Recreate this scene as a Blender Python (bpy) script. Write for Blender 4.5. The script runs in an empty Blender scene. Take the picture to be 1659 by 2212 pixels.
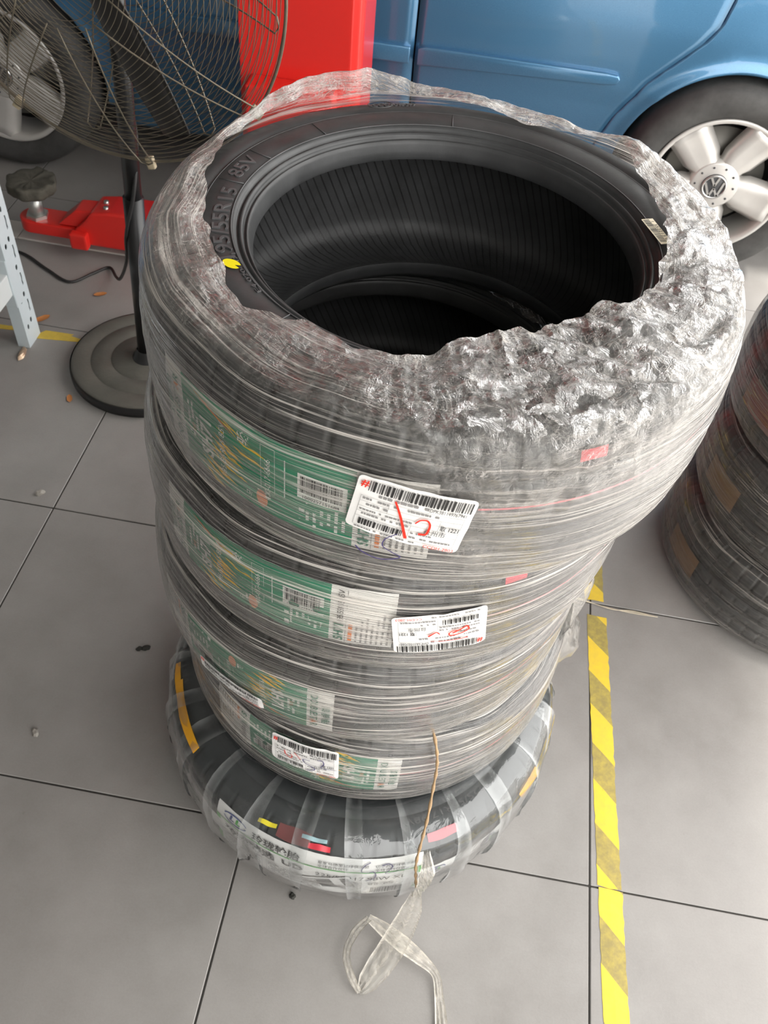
import bpy, bmesh, math, random
import numpy as np
from mathutils import Matrix, Vector
rnd = random.Random(7)
PI = math.pi
S = bpy.context.scene
COL = S.collection

# ------------------------------------------------------------------ camera
def cam_setup():
    pitch, roll, yaw = math.radians(49.37), math.radians(7.14), math.radians(-3.57)
    C = Vector((-.397, -.784, 1.521))
    w = Vector((math.sin(yaw)*math.cos(pitch), math.cos(yaw)*math.cos(pitch), -math.sin(pitch)))
    r0 = Vector((math.cos(yaw), -math.sin(yaw), 0)); u0 = r0.cross(w)
    r = math.cos(roll)*r0 + math.sin(roll)*u0
    u = -math.sin(roll)*r0 + math.cos(roll)*u0
    cd = bpy.data.cameras.new('camera'); co = bpy.data.objects.new('camera', cd); COL.objects.link(co)
    co.matrix_world = Matrix(((r.x, u.x, -w.x, C.x), (r.y, u.y, -w.y, C.y), (r.z, u.z, -w.z, C.z), (0, 0, 0, 1)))
    cd.sensor_fit = 'HORIZONTAL'; cd.sensor_width = 36; cd.lens = 1880*36/1659
    cd.clip_start = .02; cd.clip_end = 100
    cd.dof.use_dof = True; cd.dof.focus_distance = .92; cd.dof.aperture_fstop = 22
    S.camera = co
cam_setup()

# ------------------------------------------------------------------ sky, light, exposure
wd = bpy.data.worlds.new('overcast_sky'); S.world = wd; wd.use_nodes = True
bg = wd.node_tree.nodes['Background']
bg.inputs[0].default_value = (1.0, .985, .96, 1); bg.inputs[1].default_value = 3.2
sl_ = bpy.data.lights.new('sun', 'SUN'); sl_.energy = 8; sl_.angle = math.radians(12); sl_.color = (1, .96, .88)
so_ = bpy.data.objects.new('sun', sl_); COL.objects.link(so_); so_.rotation_euler = (0, math.radians(13), math.radians(-12)); so_.location = (6, -2, 9)
S.view_settings.view_transform = 'Standard'
S.view_settings.look = 'None'
S.view_settings.exposure = 0.7
S.view_settings.gamma = 1
S.view_settings.use_curve_mapping = False
S.cycles.max_bounces = 10
S.cycles.transparent_max_bounces = 24
S.cycles.sample_clamp_indirect = 6

# ------------------------------------------------------------------ helpers
def tag(o, label=None, cat=None, group=None, kind=None):
    if label: o['label'] = label
    if cat: o['category'] = cat
    if group: o['group'] = group
    if kind: o['kind'] = kind
    return o
def empty(name, loc=(0, 0, 0), label=None, cat=None, group=None):
    o = bpy.data.objects.new(name, None); COL.objects.link(o); o.location = loc; o.empty_display_size = .05
    return tag(o, label, cat, group)
def link(name, me, mat=None, parent=None, smooth=True, loc=None):
    if mat is not None and len(me.materials) == 0: me.materials.append(mat)
    o = bpy.data.objects.new(name, me); COL.objects.link(o)
    if parent is not None: o.parent = parent
    if loc is not None: o.location = loc
    if smooth and len(me.polygons): me.polygons.foreach_set('use_smooth', [True]*len(me.polygons))
    return o
def pymesh(name, V, F):
    me = bpy.data.meshes.new(name); me.from_pydata([tuple(map(float, v)) for v in V], [], [tuple(map(int, f)) for f in F]); me.update()
    return me
def gridmesh(name, P, wrap=False, uv=None, attrs=None):
    """P[n, m, 3]: n around / along, m across; quads; wrap closes n."""
    n, m = P.shape[:2]
    me = bpy.data.meshes.new(name)
    i = np.arange(n if wrap else n-1); j = np.arange(m-1)
    I, J = np.meshgrid(i, j, indexing='ij'); I2 = (I+1) % n
    F = np.stack([I*m+J, I2*m+J, I2*m+J+1, I*m+J+1], -1).reshape(-1, 4)
    nf = len(F)
    me.vertices.add(n*m); me.vertices.foreach_set('co', P.reshape(-1).astype(np.float32))
    me.loops.add(nf*4); me.loops.foreach_set('vertex_index', F.reshape(-1).astype(np.int32))
    me.polygons.add(nf); me.polygons.foreach_set('loop_start', np.arange(0, nf*4, 4, dtype=np.int32))
    me.polygons.foreach_set('use_smooth', np.ones(nf, dtype=bool))
    if uv is not None:
        l = me.uv_layers.new(name='uv')
        U = uv[0]; Vv = uv[1]                       # U[n+1 or n], per vertex arrays n x m
        Iu = I; I2u = I+1 if wrap else I2
        if wrap:
            U = np.concatenate([U, U[:1]+uv[2]], 0); Vv = np.concatenate([Vv, Vv[:1]], 0)
        uvs = np.stack([np.stack([A[Iu, J], A[I2u, J], A[I2u, J+1], A[Iu, J+1]], -1) for A in (U, Vv)], -1)
        l.data.foreach_set('uv', uvs.reshape(-1).astype(np.float32))
    me.update(calc_edges=True); me.validate()
    if attrs:
        for k, a in attrs.items():
            at = me.attributes.new(k, 'FLOAT', 'POINT'); at.data.foreach_set('value', a.reshape(-1).astype(np.float32))
    return me
def lathe_mesh(name, prof, segs=64, axis='z'):
    th = np.linspace(0, 2*PI, segs, endpoint=False)
    p = np.array(prof, float)
    P = np.stack([np.cos(th)[:, None]*p[None, :, 0], np.sin(th)[:, None]*p[None, :, 0], np.repeat(p[None, :, 1], segs, 0)], -1)
    if axis == 'y': P = P[..., [0, 2, 1]]*np.array([1, -1, 1])       # axis towards -y
    return gridmesh(name, P, wrap=True)
def tube_mesh(name, pts, rad, sides=8, closed=False):
    pts = [Vector(p) for p in pts]; n = len(pts); V = []; F = []
    rads = rad if hasattr(rad, '__len__') else [rad]*n
    up = None
    for i, p in enumerate(pts):
        a = pts[(i-1) % n] if (closed or i > 0) else p; b = pts[(i+1) % n] if (closed or i < n-1) else p
        t = (b-a).normalized()
        if up is None: up = t.orthogonal().normalized()
        up = (up - t*up.dot(t)).normalized(); s = t.cross(up)
        for k in range(sides):
            A = 2*PI*k/sides; V.append(p + (up*math.cos(A)+s*math.sin(A))*rads[i])
    for i in range(n if closed else n-1):
        for k in range(sides):
            k2 = (k+1) % sides; j = (i+1) % n
            F.append((i*sides+k, i*sides+k2, j*sides+k2, j*sides+k))
    if not closed:
        F.append(tuple(range(sides-1, -1, -1))); F.append(tuple((n-1)*sides+k for k in range(sides)))
    return pymesh(name, V, F)
def smooth_path(pts, n=8):
    P = [np.array(p, float) for p in pts]; P = [2*P[0]-P[1]]+P+[2*P[-1]-P[-2]]; out = []
    for i in range(1, len(P)-2):
        for k in range(n):
            t = k/n; a, b, c, d = P[i-1:i+3]
            out.append(.5*((2*b)+(-a+c)*t+(2*a-5*b+4*c-d)*t*t+(-a+3*b-3*c+d)*t**3))
    out.append(P[-2]); return out
def box_mesh(name, x0, x1, y0, y1, z0, z1, bev=0.0, segs=2):
    bm = bmesh.new(); bmesh.ops.create_cube(bm, size=1)
    for v in bm.verts: v.co = Vector(((x0+x1)/2+v.co.x*(x1-x0), (y0+y1)/2+v.co.y*(y1-y0), (z0+z1)/2+v.co.z*(z1-z0)))
    if bev: bmesh.ops.bevel(bm, geom=bm.edges[:]+bm.verts[:], offset=bev, segments=segs, affect='EDGES', profile=.6)
    me = bpy.data.meshes.new(name); bm.to_mesh(me); bm.free(); return me
def prism_mesh(name, poly, d0, d1, plane='xz', bev=0.0):
    """polygon in a plane, extruded along the third axis from d0 to d1"""
    bm = bmesh.new()
    def co(a, b, d): return {'xz': (a, d, b), 'xy': (a, b, d), 'yz': (d, a, b)}[plane]
    lo = [bm.verts.new(co(a, b, d0)) for a, b in poly]; hi = [bm.verts.new(co(a, b, d1)) for a, b in poly]
    n = len(poly); bm.faces.new(lo); bm.faces.new(hi[::-1])
    for i in range(n): bm.faces.new((lo[i], hi[i], hi[(i+1) % n], lo[(i+1) % n]))
    bmesh.ops.recalc_face_normals(bm, faces=bm.faces[:])
    if bev: bmesh.ops.bevel(bm, geom=bm.edges[:]+bm.verts[:], offset=bev, segments=2, affect='EDGES', profile=.6)
    me = bpy.data.meshes.new(name); bm.to_mesh(me); bm.free(); return me
def flat(o):
    o.data.polygons.foreach_set('use_smooth', [False]*len(o.data.polygons)); return o
def _hash(ix, iy, seed):
    h = (ix.astype(np.int64)*374761393 + iy.astype(np.int64)*668265263 + seed*974634777) & 0xffffffff
    h = ((h ^ (h >> 13))*1274126177) & 0xffffffff
    return ((h ^ (h >> 16)) & 0xffff)/65535.0
def vnoise(x, y, seed, px=None):
    """smooth value noise in -1..1, periodic in x with px cells"""
    ix = np.floor(x).astype(np.int64); iy = np.floor(y).astype(np.int64); fx = x-ix; fy = y-iy
    fx = fx*fx*(3-2*fx); fy = fy*fy*(3-2*fy)
    m = (lambda a: a % px) if px else (lambda a: a)
    a = _hash(m(ix), iy, seed); b = _hash(m(ix+1), iy, seed); c = _hash(m(ix), iy+1, seed); d = _hash(m(ix+1), iy+1, seed)
    return ((a*(1-fx)+b*fx)*(1-fy)+(c*(1-fx)+d*fx)*fy)*2-1
def smoothstep(a, b, x):
    t = np.clip((x-a)/(b-a), 0, 1); return t*t*(3-2*t)

# ------------------------------------------------------------------ materials
def newmat(name):
    m = bpy.data.materials.new(name); m.use_nodes = True; nt = m.node_tree
    return m, nt, nt.nodes['Principled BSDF'], nt.nodes['Material Output']
def setp(b, col=None, rough=None, metal=None, spec=None, coat=None, coat_r=None):
    if col is not None: b.inputs['Base Color'].default_value = (*col, 1)
    if rough is not None: b.inputs['Roughness'].default_value = rough
    if metal is not None: b.inputs['Metallic'].default_value = metal
    if spec is not None: b.inputs['Specular IOR Level'].default_value = spec
    if coat is not None: b.inputs['Coat Weight'].default_value = coat
    if coat_r is not None: b.inputs['Coat Roughness'].default_value = coat_r
def N(nt, t, **kw):
    n = nt.nodes.new(t)
    for k, v in kw.items(): setattr(n, k, v)
    return n
def L(nt, a, b): nt.links.new(a, b)
def ramp(nt, fac, stops):
    r = N(nt, 'ShaderNodeValToRGB'); cr = r.color_ramp
    while len(cr.elements) < len(stops): cr.elements.new(.5)
    for e, (p, c) in zip(cr.elements, stops):
        e.position = p; e.color = (c, c, c, 1) if not hasattr(c, '__len__') else (*c, 1)
    if fac is not None: L(nt, fac, r.inputs[0])
    return r
def mathn(nt, op, a, b=None, clamp=False):
    n = N(nt, 'ShaderNodeMath', operation=op); n.use_clamp = clamp
    for i, v in enumerate((a, b)):
        if v is None: continue
        if isinstance(v, (int, float)): n.inputs[i].default_value = v
        else: L(nt, v, n.inputs[i])
    return n.outputs[0]
def mapped(nt, coord, scale):
    mp = N(nt, 'ShaderNodeMapping'); L(nt, coord, mp.inputs[0]); mp.inputs['Scale'].default_value = scale; return mp.outputs[0]
def noise(nt, vec, scale, detail=3, rough=.5, dist=0):
    n = N(nt, 'ShaderNodeTexNoise'); n.inputs['Scale'].default_value = scale; n.inputs['Detail'].default_value = detail
    n.inputs['Roughness'].default_value = rough; n.inputs['Distortion'].default_value = dist
    if vec is not None: L(nt, vec, n.inputs['Vector'])
    return n.outputs['Fac']
def simple(name, col, rough=.5, metal=0, spec=.5, var=0.0, vscale=20, bump=0, bscale=200, coat=0):
    m, nt, b, o = newmat(name); setp(b, col, rough, metal, spec, coat, .05)
    tc = N(nt, 'ShaderNodeTexCoord').outputs['Object']
    if var:
        f = noise(nt, tc, vscale, 4, .6)
        mx = N(nt, 'ShaderNodeMix', data_type='RGBA'); L(nt, f, mx.inputs[0])
        mx.inputs[6].default_value = (*[c*(1-var) for c in col], 1); mx.inputs[7].default_value = (*[min(1, c*(1+var)) for c in col], 1)
        L(nt, mx.outputs[2], b.inputs['Base Color'])
    if bump:
        bp = N(nt, 'ShaderNodeBump'); bp.inputs['Strength'].default_value = bump; bp.inputs['Distance'].default_value = .002
        L(nt, noise(nt, tc, bscale, 3), bp.inputs['Height']); L(nt, bp.outputs[0], b.inputs['Normal'])
    return m

def mat_tile():
    m, nt, b, o = newmat('floor_tile_porcelain')
    geo = N(nt, 'ShaderNodeNewGeometry').outputs['Position']
    f1 = noise(nt, geo, 1.3, 4, .6); f2 = noise(nt, geo, 9, 5, .65); f3 = noise(nt, geo, 260, 3, .7)
    a = mathn(nt, 'ADD', mathn(nt, 'MULTIPLY', f1, .5), mathn(nt, 'MULTIPLY', f2, .38))
    a = mathn(nt, 'ADD', a, mathn(nt, 'MULTIPLY', f3, .16))
    r = ramp(nt, a, [(.30, (.205, .192, .180)), (.52, (.27, .256, .243)), (.72, (.325, .311, .297))])
    # dirt spots
    sp = ramp(nt, noise(nt, geo, 33, 3, .7), [(.70, 0.0), (.80, .45)])
    mx = N(nt, 'ShaderNodeMix', data_type='RGBA'); L(nt, sp.outputs[0], mx.inputs[0]); L(nt, r.outputs[0], mx.inputs[6]); mx.inputs[7].default_value = (.17, .155, .135, 1)
    L(nt, mx.outputs[2], b.inputs['Base Color'])
    rr = ramp(nt, f2, [(.3, .34), (.7, .52)]); L(nt, rr.outputs[0], b.inputs['Roughness'])
    bp = N(nt, 'ShaderNodeBump'); bp.inputs['Strength'].default_value = .12; bp.inputs['Distance'].default_value = .002
    L(nt, mathn(nt, 'ADD', f3, f2), bp.inputs['Height']); L(nt, bp.outputs[0], b.inputs['Normal'])
    return m
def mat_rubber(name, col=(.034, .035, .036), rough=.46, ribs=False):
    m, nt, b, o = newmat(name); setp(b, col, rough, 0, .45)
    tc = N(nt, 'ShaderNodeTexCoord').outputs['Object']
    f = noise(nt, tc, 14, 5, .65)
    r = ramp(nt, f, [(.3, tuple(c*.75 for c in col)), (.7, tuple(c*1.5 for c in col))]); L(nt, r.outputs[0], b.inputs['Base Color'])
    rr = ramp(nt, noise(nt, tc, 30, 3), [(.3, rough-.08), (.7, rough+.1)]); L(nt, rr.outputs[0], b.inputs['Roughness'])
    h = mathn(nt, 'MULTIPLY', noise(nt, tc, 420, 3), .35)
    bp = N(nt, 'ShaderNodeBump'); bp.inputs['Strength'].default_value = .25; bp.inputs['Distance'].default_value = .001
    if ribs:
        uv = N(nt, 'ShaderNodeUVMap').outputs[0]
        sx = N(nt, 'ShaderNodeSeparateXYZ'); L(nt, uv, sx.inputs[0])
        ph = mathn(nt, 'ADD', mathn(nt, 'MULTIPLY', sx.outputs[0], 95.0), mathn(nt, 'MULTIPLY', sx.outputs[1], 38.0))
        w = mathn(nt, 'FRACT', ph); w = mathn(nt, 'LESS_THAN', w, .20)
        dkm = N(nt, 'ShaderNodeMix', data_type='RGBA'); L(nt, mathn(nt, 'MULTIPLY', w, .7), dkm.inputs[0]); L(nt, r.outputs[0], dkm.inputs[6]); dkm.inputs[7].default_value = (.004, .004, .004, 1); L(nt, dkm.outputs[2], b.inputs['Base Color'])
        h = mathn(nt, 'SUBTRACT', h, mathn(nt, 'MULTIPLY', w, 1.2)); bp.inputs['Strength'].default_value = .8
    L(nt, h, bp.inputs['Height']); L(nt, bp.outputs[0], b.inputs['Normal'])
    return m
def fresnel(nt, normal, f0=.04):
    lw = N(nt, 'ShaderNodeLayerWeight'); lw.inputs[0].default_value = .5; L(nt, normal, lw.inputs['Normal'])
    return mathn(nt, 'ADD', f0, mathn(nt, 'MULTIPLY', mathn(nt, 'POWER', lw.outputs['Facing'], 4.0), 1-f0))
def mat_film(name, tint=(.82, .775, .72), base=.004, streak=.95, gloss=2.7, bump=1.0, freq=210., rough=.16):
    """stretch film: clear plastic with a milky share that follows the stretched strands and the number of layers"""
    m, nt, b, out = newmat(name); nt.nodes.remove(b)
    uv = N(nt, 'ShaderNodeUVMap').outputs[0]
    ly = N(nt, 'ShaderNodeAttribute', attribute_name='layers').outputs['Fac']
    cr = N(nt, 'ShaderNodeAttribute', attribute_name='crumple').outputs['Fac']
    wob = noise(nt, mapped(nt, uv, (3.2, 5, 1)), 1, 2, .5)
    sx = N(nt, 'ShaderNodeSeparateXYZ'); L(nt, uv, sx.inputs[0])
    v2 = mathn(nt, 'ADD', sx.outputs[1], mathn(nt, 'MULTIPLY', wob, .04))
    v2 = mathn(nt, 'ADD', v2, mathn(nt, 'MULTIPLY', sx.outputs[0], .03))
    cb = N(nt, 'ShaderNodeCombineXYZ'); L(nt, sx.outputs[0], cb.inputs[0]); L(nt, v2, cb.inputs[1])
    st1 = noise(nt, mapped(nt, cb.outputs[0], (3.2, freq, 1)), 1, 3, .62)
    st2 = noise(nt, mapped(nt, cb.outputs[0], (6, freq*2.6, 1)), 1, 2, .6)
    st3 = noise(nt, mapped(nt, cb.outputs[0], (2.4, freq*.2, 1)), 1, 3, .6)
    cr1 = noise(nt, mapped(nt, uv, (70, 90, 1)), 1, 5, .7, 1.5)
    vor = N(nt, 'ShaderNodeTexVoronoi', feature='DISTANCE_TO_EDGE'); vor.inputs['Scale'].default_value = 1
    wv = N(nt, 'ShaderNodeVectorMath', operation='ADD')
    nz = N(nt, 'ShaderNodeTexNoise'); nz.inputs['Scale'].default_value = 1; nz.inputs['Detail'].default_value = 3; L(nt, mapped(nt, uv, (40, 60, 1)), nz.inputs['Vector'])
    sc = N(nt, 'ShaderNodeVectorMath', operation='SCALE'); L(nt, nz.outputs['Color'], sc.inputs[0]); sc.inputs[3].default_value = 1.6
    L(nt, mapped(nt, uv, (55, 75, 1)), wv.inputs[0]); L(nt, sc.outputs[0], wv.inputs[1]); L(nt, wv.outputs[0], vor.inputs['Vector'])
    ridge = lambda sc_, seed_: ramp(nt, mathn(nt, 'ABSOLUTE', mathn(nt, 'SUBTRACT', noise(nt, mapped(nt, cb.outputs[0], sc_), 1, 2, .55, 1.2), seed_)), [(.0, 1.0), (.035, .0)]).outputs[0]
    crease = mathn(nt, 'ADD', mathn(nt, 'MULTIPLY', ridge((16, 62, 1), .5), .6), mathn(nt, 'ADD', mathn(nt, 'MULTIPLY', ridge((52, 30, 1), .46), .5), mathn(nt, 'MULTIPLY', ridge((60, 150, 1), .5), .5)))
    crease = mathn(nt, 'MULTIPLY', crease, ramp(nt, noise(nt, mapped(nt, uv, (22, 26, 1)), 1, 2), [(.38, .1), (.62, 1.0)]).outputs[0])
    # strands -> milky share
    s = mathn(nt, 'ADD', mathn(nt, 'MULTIPLY', ramp(nt, st1, [(.53, 0.0), (.61, 1.0)]).outputs[0], .62), mathn(nt, 'MULTIPLY', ramp(nt, st2, [(.53, 0.0), (.63, 1.0)]).outputs[0], .5))
    s = mathn(nt, 'MULTIPLY', s, ramp(nt, st3, [(.41, .05), (.64, 1.4)]).outputs[0])
    c = mathn(nt, 'ADD', mathn(nt, 'MULTIPLY', ramp(nt, cr1, [(.50, 0.0), (.78, .40)]).outputs[0], 1.0), mathn(nt, 'MULTIPLY', crease, .5))
    c = mathn(nt, 'ADD', c, .07)
    mixsc = N(nt, 'ShaderNodeMix', data_type='FLOAT'); L(nt, cr, mixsc.inputs[0]); L(nt, s, mixsc.inputs[2]); L(nt, c, mixsc.inputs[3])
    fac = mathn(nt, 'MULTIPLY', mathn(nt, 'MULTIPLY', mixsc.outputs[0], streak), ly)
    fac = mathn(nt, 'ADD', fac, mathn(nt, 'MULTIPLY', ly, base), True)
    fac = mathn(nt, 'MINIMUM', fac, .9)
    # relief
    h = mathn(nt, 'ADD', mathn(nt, 'MULTIPLY', st1, 1.0), mathn(nt, 'MULTIPLY', st2, .45))
    h2 = mathn(nt, 'ADD', mathn(nt, 'MULTIPLY', cr1, 1.5), mathn(nt, 'MULTIPLY', crease, .35))
    mh = N(nt, 'ShaderNodeMix', data_type='FLOAT'); L(nt, cr, mh.inputs[0]); L(nt, h, mh.inputs[2]); L(nt, h2, mh.inputs[3])
    bp = N(nt, 'ShaderNodeBump'); bp.inputs['Strength'].default_value = bump; bp.inputs['Distance'].default_value = .0035; L(nt, mh.outputs[0], bp.inputs['Height'])
    # crumpled zones: every facet between creases leans its own way
    fv = N(nt, 'ShaderNodeTexVoronoi'); fv.inputs['Scale'].default_value = 1; L(nt, wv.outputs[0], fv.inputs['Vector'])
    fs = N(nt, 'ShaderNodeVectorMath', operation='SUBTRACT'); L(nt, fv.outputs['Color'], fs.inputs[0]); fs.inputs[1].default_value = (.5, .5, .5)
    fk = N(nt, 'ShaderNodeVectorMath', operation='SCALE'); L(nt, fs.outputs[0], fk.inputs[0]); L(nt, mathn(nt, 'MULTIPLY', mathn(nt, 'POWER', cr, 2.0), 1.0), fk.inputs[3])
    fa = N(nt, 'ShaderNodeVectorMath', operation='ADD'); L(nt, bp.outputs[0], fa.inputs[0]); L(nt, fk.outputs[0], fa.inputs[1])
    bp = N(nt, 'ShaderNodeVectorMath', operation='NORMALIZE'); L(nt, fa.outputs[0], bp.inputs[0])
    tr = N(nt, 'ShaderNodeBsdfTransparent'); tr.inputs[0].default_value = (.95, .945, .93, 1)
    gl = N(nt, 'ShaderNodeBsdfGlossy'); gl.inputs['Color'].default_value = (.95, .95, .95, 1); gl.inputs['Roughness'].default_value = rough; L(nt, bp.outputs[0], gl.inputs['Normal'])
    gf = mathn(nt, 'MULTIPLY', fresnel(nt, bp.outputs[0], .018), gloss)
    gf = mathn(nt, 'MULTIPLY', gf, mathn(nt, 'ADD', .35, mathn(nt, 'MULTIPLY', ly, .65)), True)
    m1 = N(nt, 'ShaderNodeMixShader'); L(nt, gf, m1.inputs[0]); L(nt, tr.outputs[0], m1.inputs[1]); L(nt, gl.outputs[0], m1.inputs[2])
    df = N(nt, 'ShaderNodeBsdfDiffuse'); df.inputs[0].default_value = (*tint, 1); L(nt, bp.outputs[0], df.inputs['Normal'])
    tl = N(nt, 'ShaderNodeBsdfTranslucent'); tl.inputs[0].default_value = (*tint, 1); L(nt, bp.outputs[0], tl.inputs['Normal'])
    md = N(nt, 'ShaderNodeMixShader'); md.inputs[0].default_value = .35; L(nt, df.outputs[0], md.inputs[1]); L(nt, tl.outputs[0], md.inputs[2])
    m2 = N(nt, 'ShaderNodeMixShader'); L(nt, fac, m2.inputs[0]); L(nt, m1.outputs[0], m2.inputs[1]); L(nt, md.outputs[0], m2.inputs[2])
    L(nt, m2.outputs[0], out.inputs[0]); return m
def mat_clear(name, milky=.05, tint=(.8, .82, .82), bump=.5, scale=(30, 30, 30), rough=.07):
    m, nt, b, out = newmat(name); nt.nodes.remove(b)
    tc = N(nt, 'ShaderNodeTexCoord').outputs['Object']
    f = noise(nt, mapped(nt, tc, scale), 1, 4, .6, .8)
    bp = N(nt, 'ShaderNodeBump'); bp.inputs['Strength'].default_value = bump; bp.inputs['Distance'].default_value = .004; L(nt, f, bp.inputs['Height'])
    tr = N(nt, 'ShaderNodeBsdfTransparent'); tr.inputs[0].default_value = (.93, .94, .94, 1)
    gl = N(nt, 'ShaderNodeBsdfGlossy'); gl.inputs['Roughness'].default_value = rough; L(nt, bp.outputs[0], gl.inputs['Normal'])
    m1 = N(nt, 'ShaderNodeMixShader'); L(nt, mathn(nt, 'MULTIPLY', fresnel(nt, bp.outputs[0], .04), 2.1, True), m1.inputs[0]); L(nt, tr.outputs[0], m1.inputs[1]); L(nt, gl.outputs[0], m1.inputs[2])
    df = N(nt, 'ShaderNodeBsdfDiffuse'); df.inputs[0].default_value = (*tint, 1)
    ly = N(nt, 'ShaderNodeAttribute', attribute_name='layers').outputs['Fac']
    fac = mathn(nt, 'MULTIPLY', mathn(nt, 'ADD', mathn(nt, 'MULTIPLY', ramp(nt, f, [(.4, 0.0), (.8, 1.0)]).outputs[0], milky*1.5), milky), ly, True)
    m2 = N(nt, 'ShaderNodeMixShader'); L(nt, fac, m2.inputs[0]); L(nt, m1.outputs[0], m2.inputs[1]); L(nt, df.outputs[0], m2.inputs[2])
    L(nt, m2.outputs[0], out.inputs[0]); return m
def mat_tape():
    m, nt, b, o = newmat('hazard_tape_vinyl'); setp(b, (.7, .5, .05), .5)
    tc = N(nt, 'ShaderNodeTexCoord').outputs['Object']
    sx = N(nt, 'ShaderNodeSeparateXYZ'); L(nt, tc, sx.inputs[0])
    ph = mathn(nt, 'ADD', sx.outputs[0], sx.outputs[1]); ph = mathn(nt, 'ADD', ph, mathn(nt, 'MULTIPLY', noise(nt, tc, 30, 2), .003))
    st = mathn(nt, 'LESS_THAN', mathn(nt, 'FRACT', mathn(nt, 'DIVIDE', mathn(nt, 'ADD', ph, 10.062), .152)), .47)
    w = ramp(nt, noise(nt, tc, 60, 5, .7), [(.38, 0.0), (.7, 1.0)]).outputs[0]
    dk = N(nt, 'ShaderNodeMix', data_type='RGBA'); L(nt, w, dk.inputs[0]); dk.inputs[6].default_value = (.30, .24, .085, 1); dk.inputs[7].default_value = (.47, .37, .08, 1)
    ye = N(nt, 'ShaderNodeMix', data_type='RGBA'); L(nt, w, ye.inputs[0]); ye.inputs[6].default_value = (.78, .55, .045, 1); ye.inputs[7].default_value = (.70, .49, .06, 1)
    mx = N(nt, 'ShaderNodeMix', data_type='RGBA'); L(nt, st, mx.inputs[0]); L(nt, ye.outputs[2], mx.inputs[6]); L(nt, dk.outputs[2], mx.inputs[7])
    sp = ramp(nt, noise(nt, tc, 45, 4, .7), [(.66, 0.0), (.74, .7)]).outputs[0]
    m3 = N(nt, 'ShaderNodeMix', data_type='RGBA'); L(nt, sp, m3.inputs[0]); L(nt, mx.outputs[2], m3.inputs[6]); m3.inputs[7].default_value = (.16, .13, .07, 1)
    L(nt, m3.outputs[2], b.inputs['Base Color']); return m
def mat_paint_blue():
    m, nt, b, o = newmat('blue_car_paint'); setp(b, (.035, .17, .37), .34, .55, .5, 1.0, .04)
    tc = N(nt, 'ShaderNodeTexCoord').outputs['Object']
    f = noise(nt, tc, 900, 2); r = ramp(nt, f, [(.3, (.055, .170, .31)), (.7, (.085, .235, .40))]); L(nt, r.outputs[0], b.inputs['Base Color'])
    return m

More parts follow.
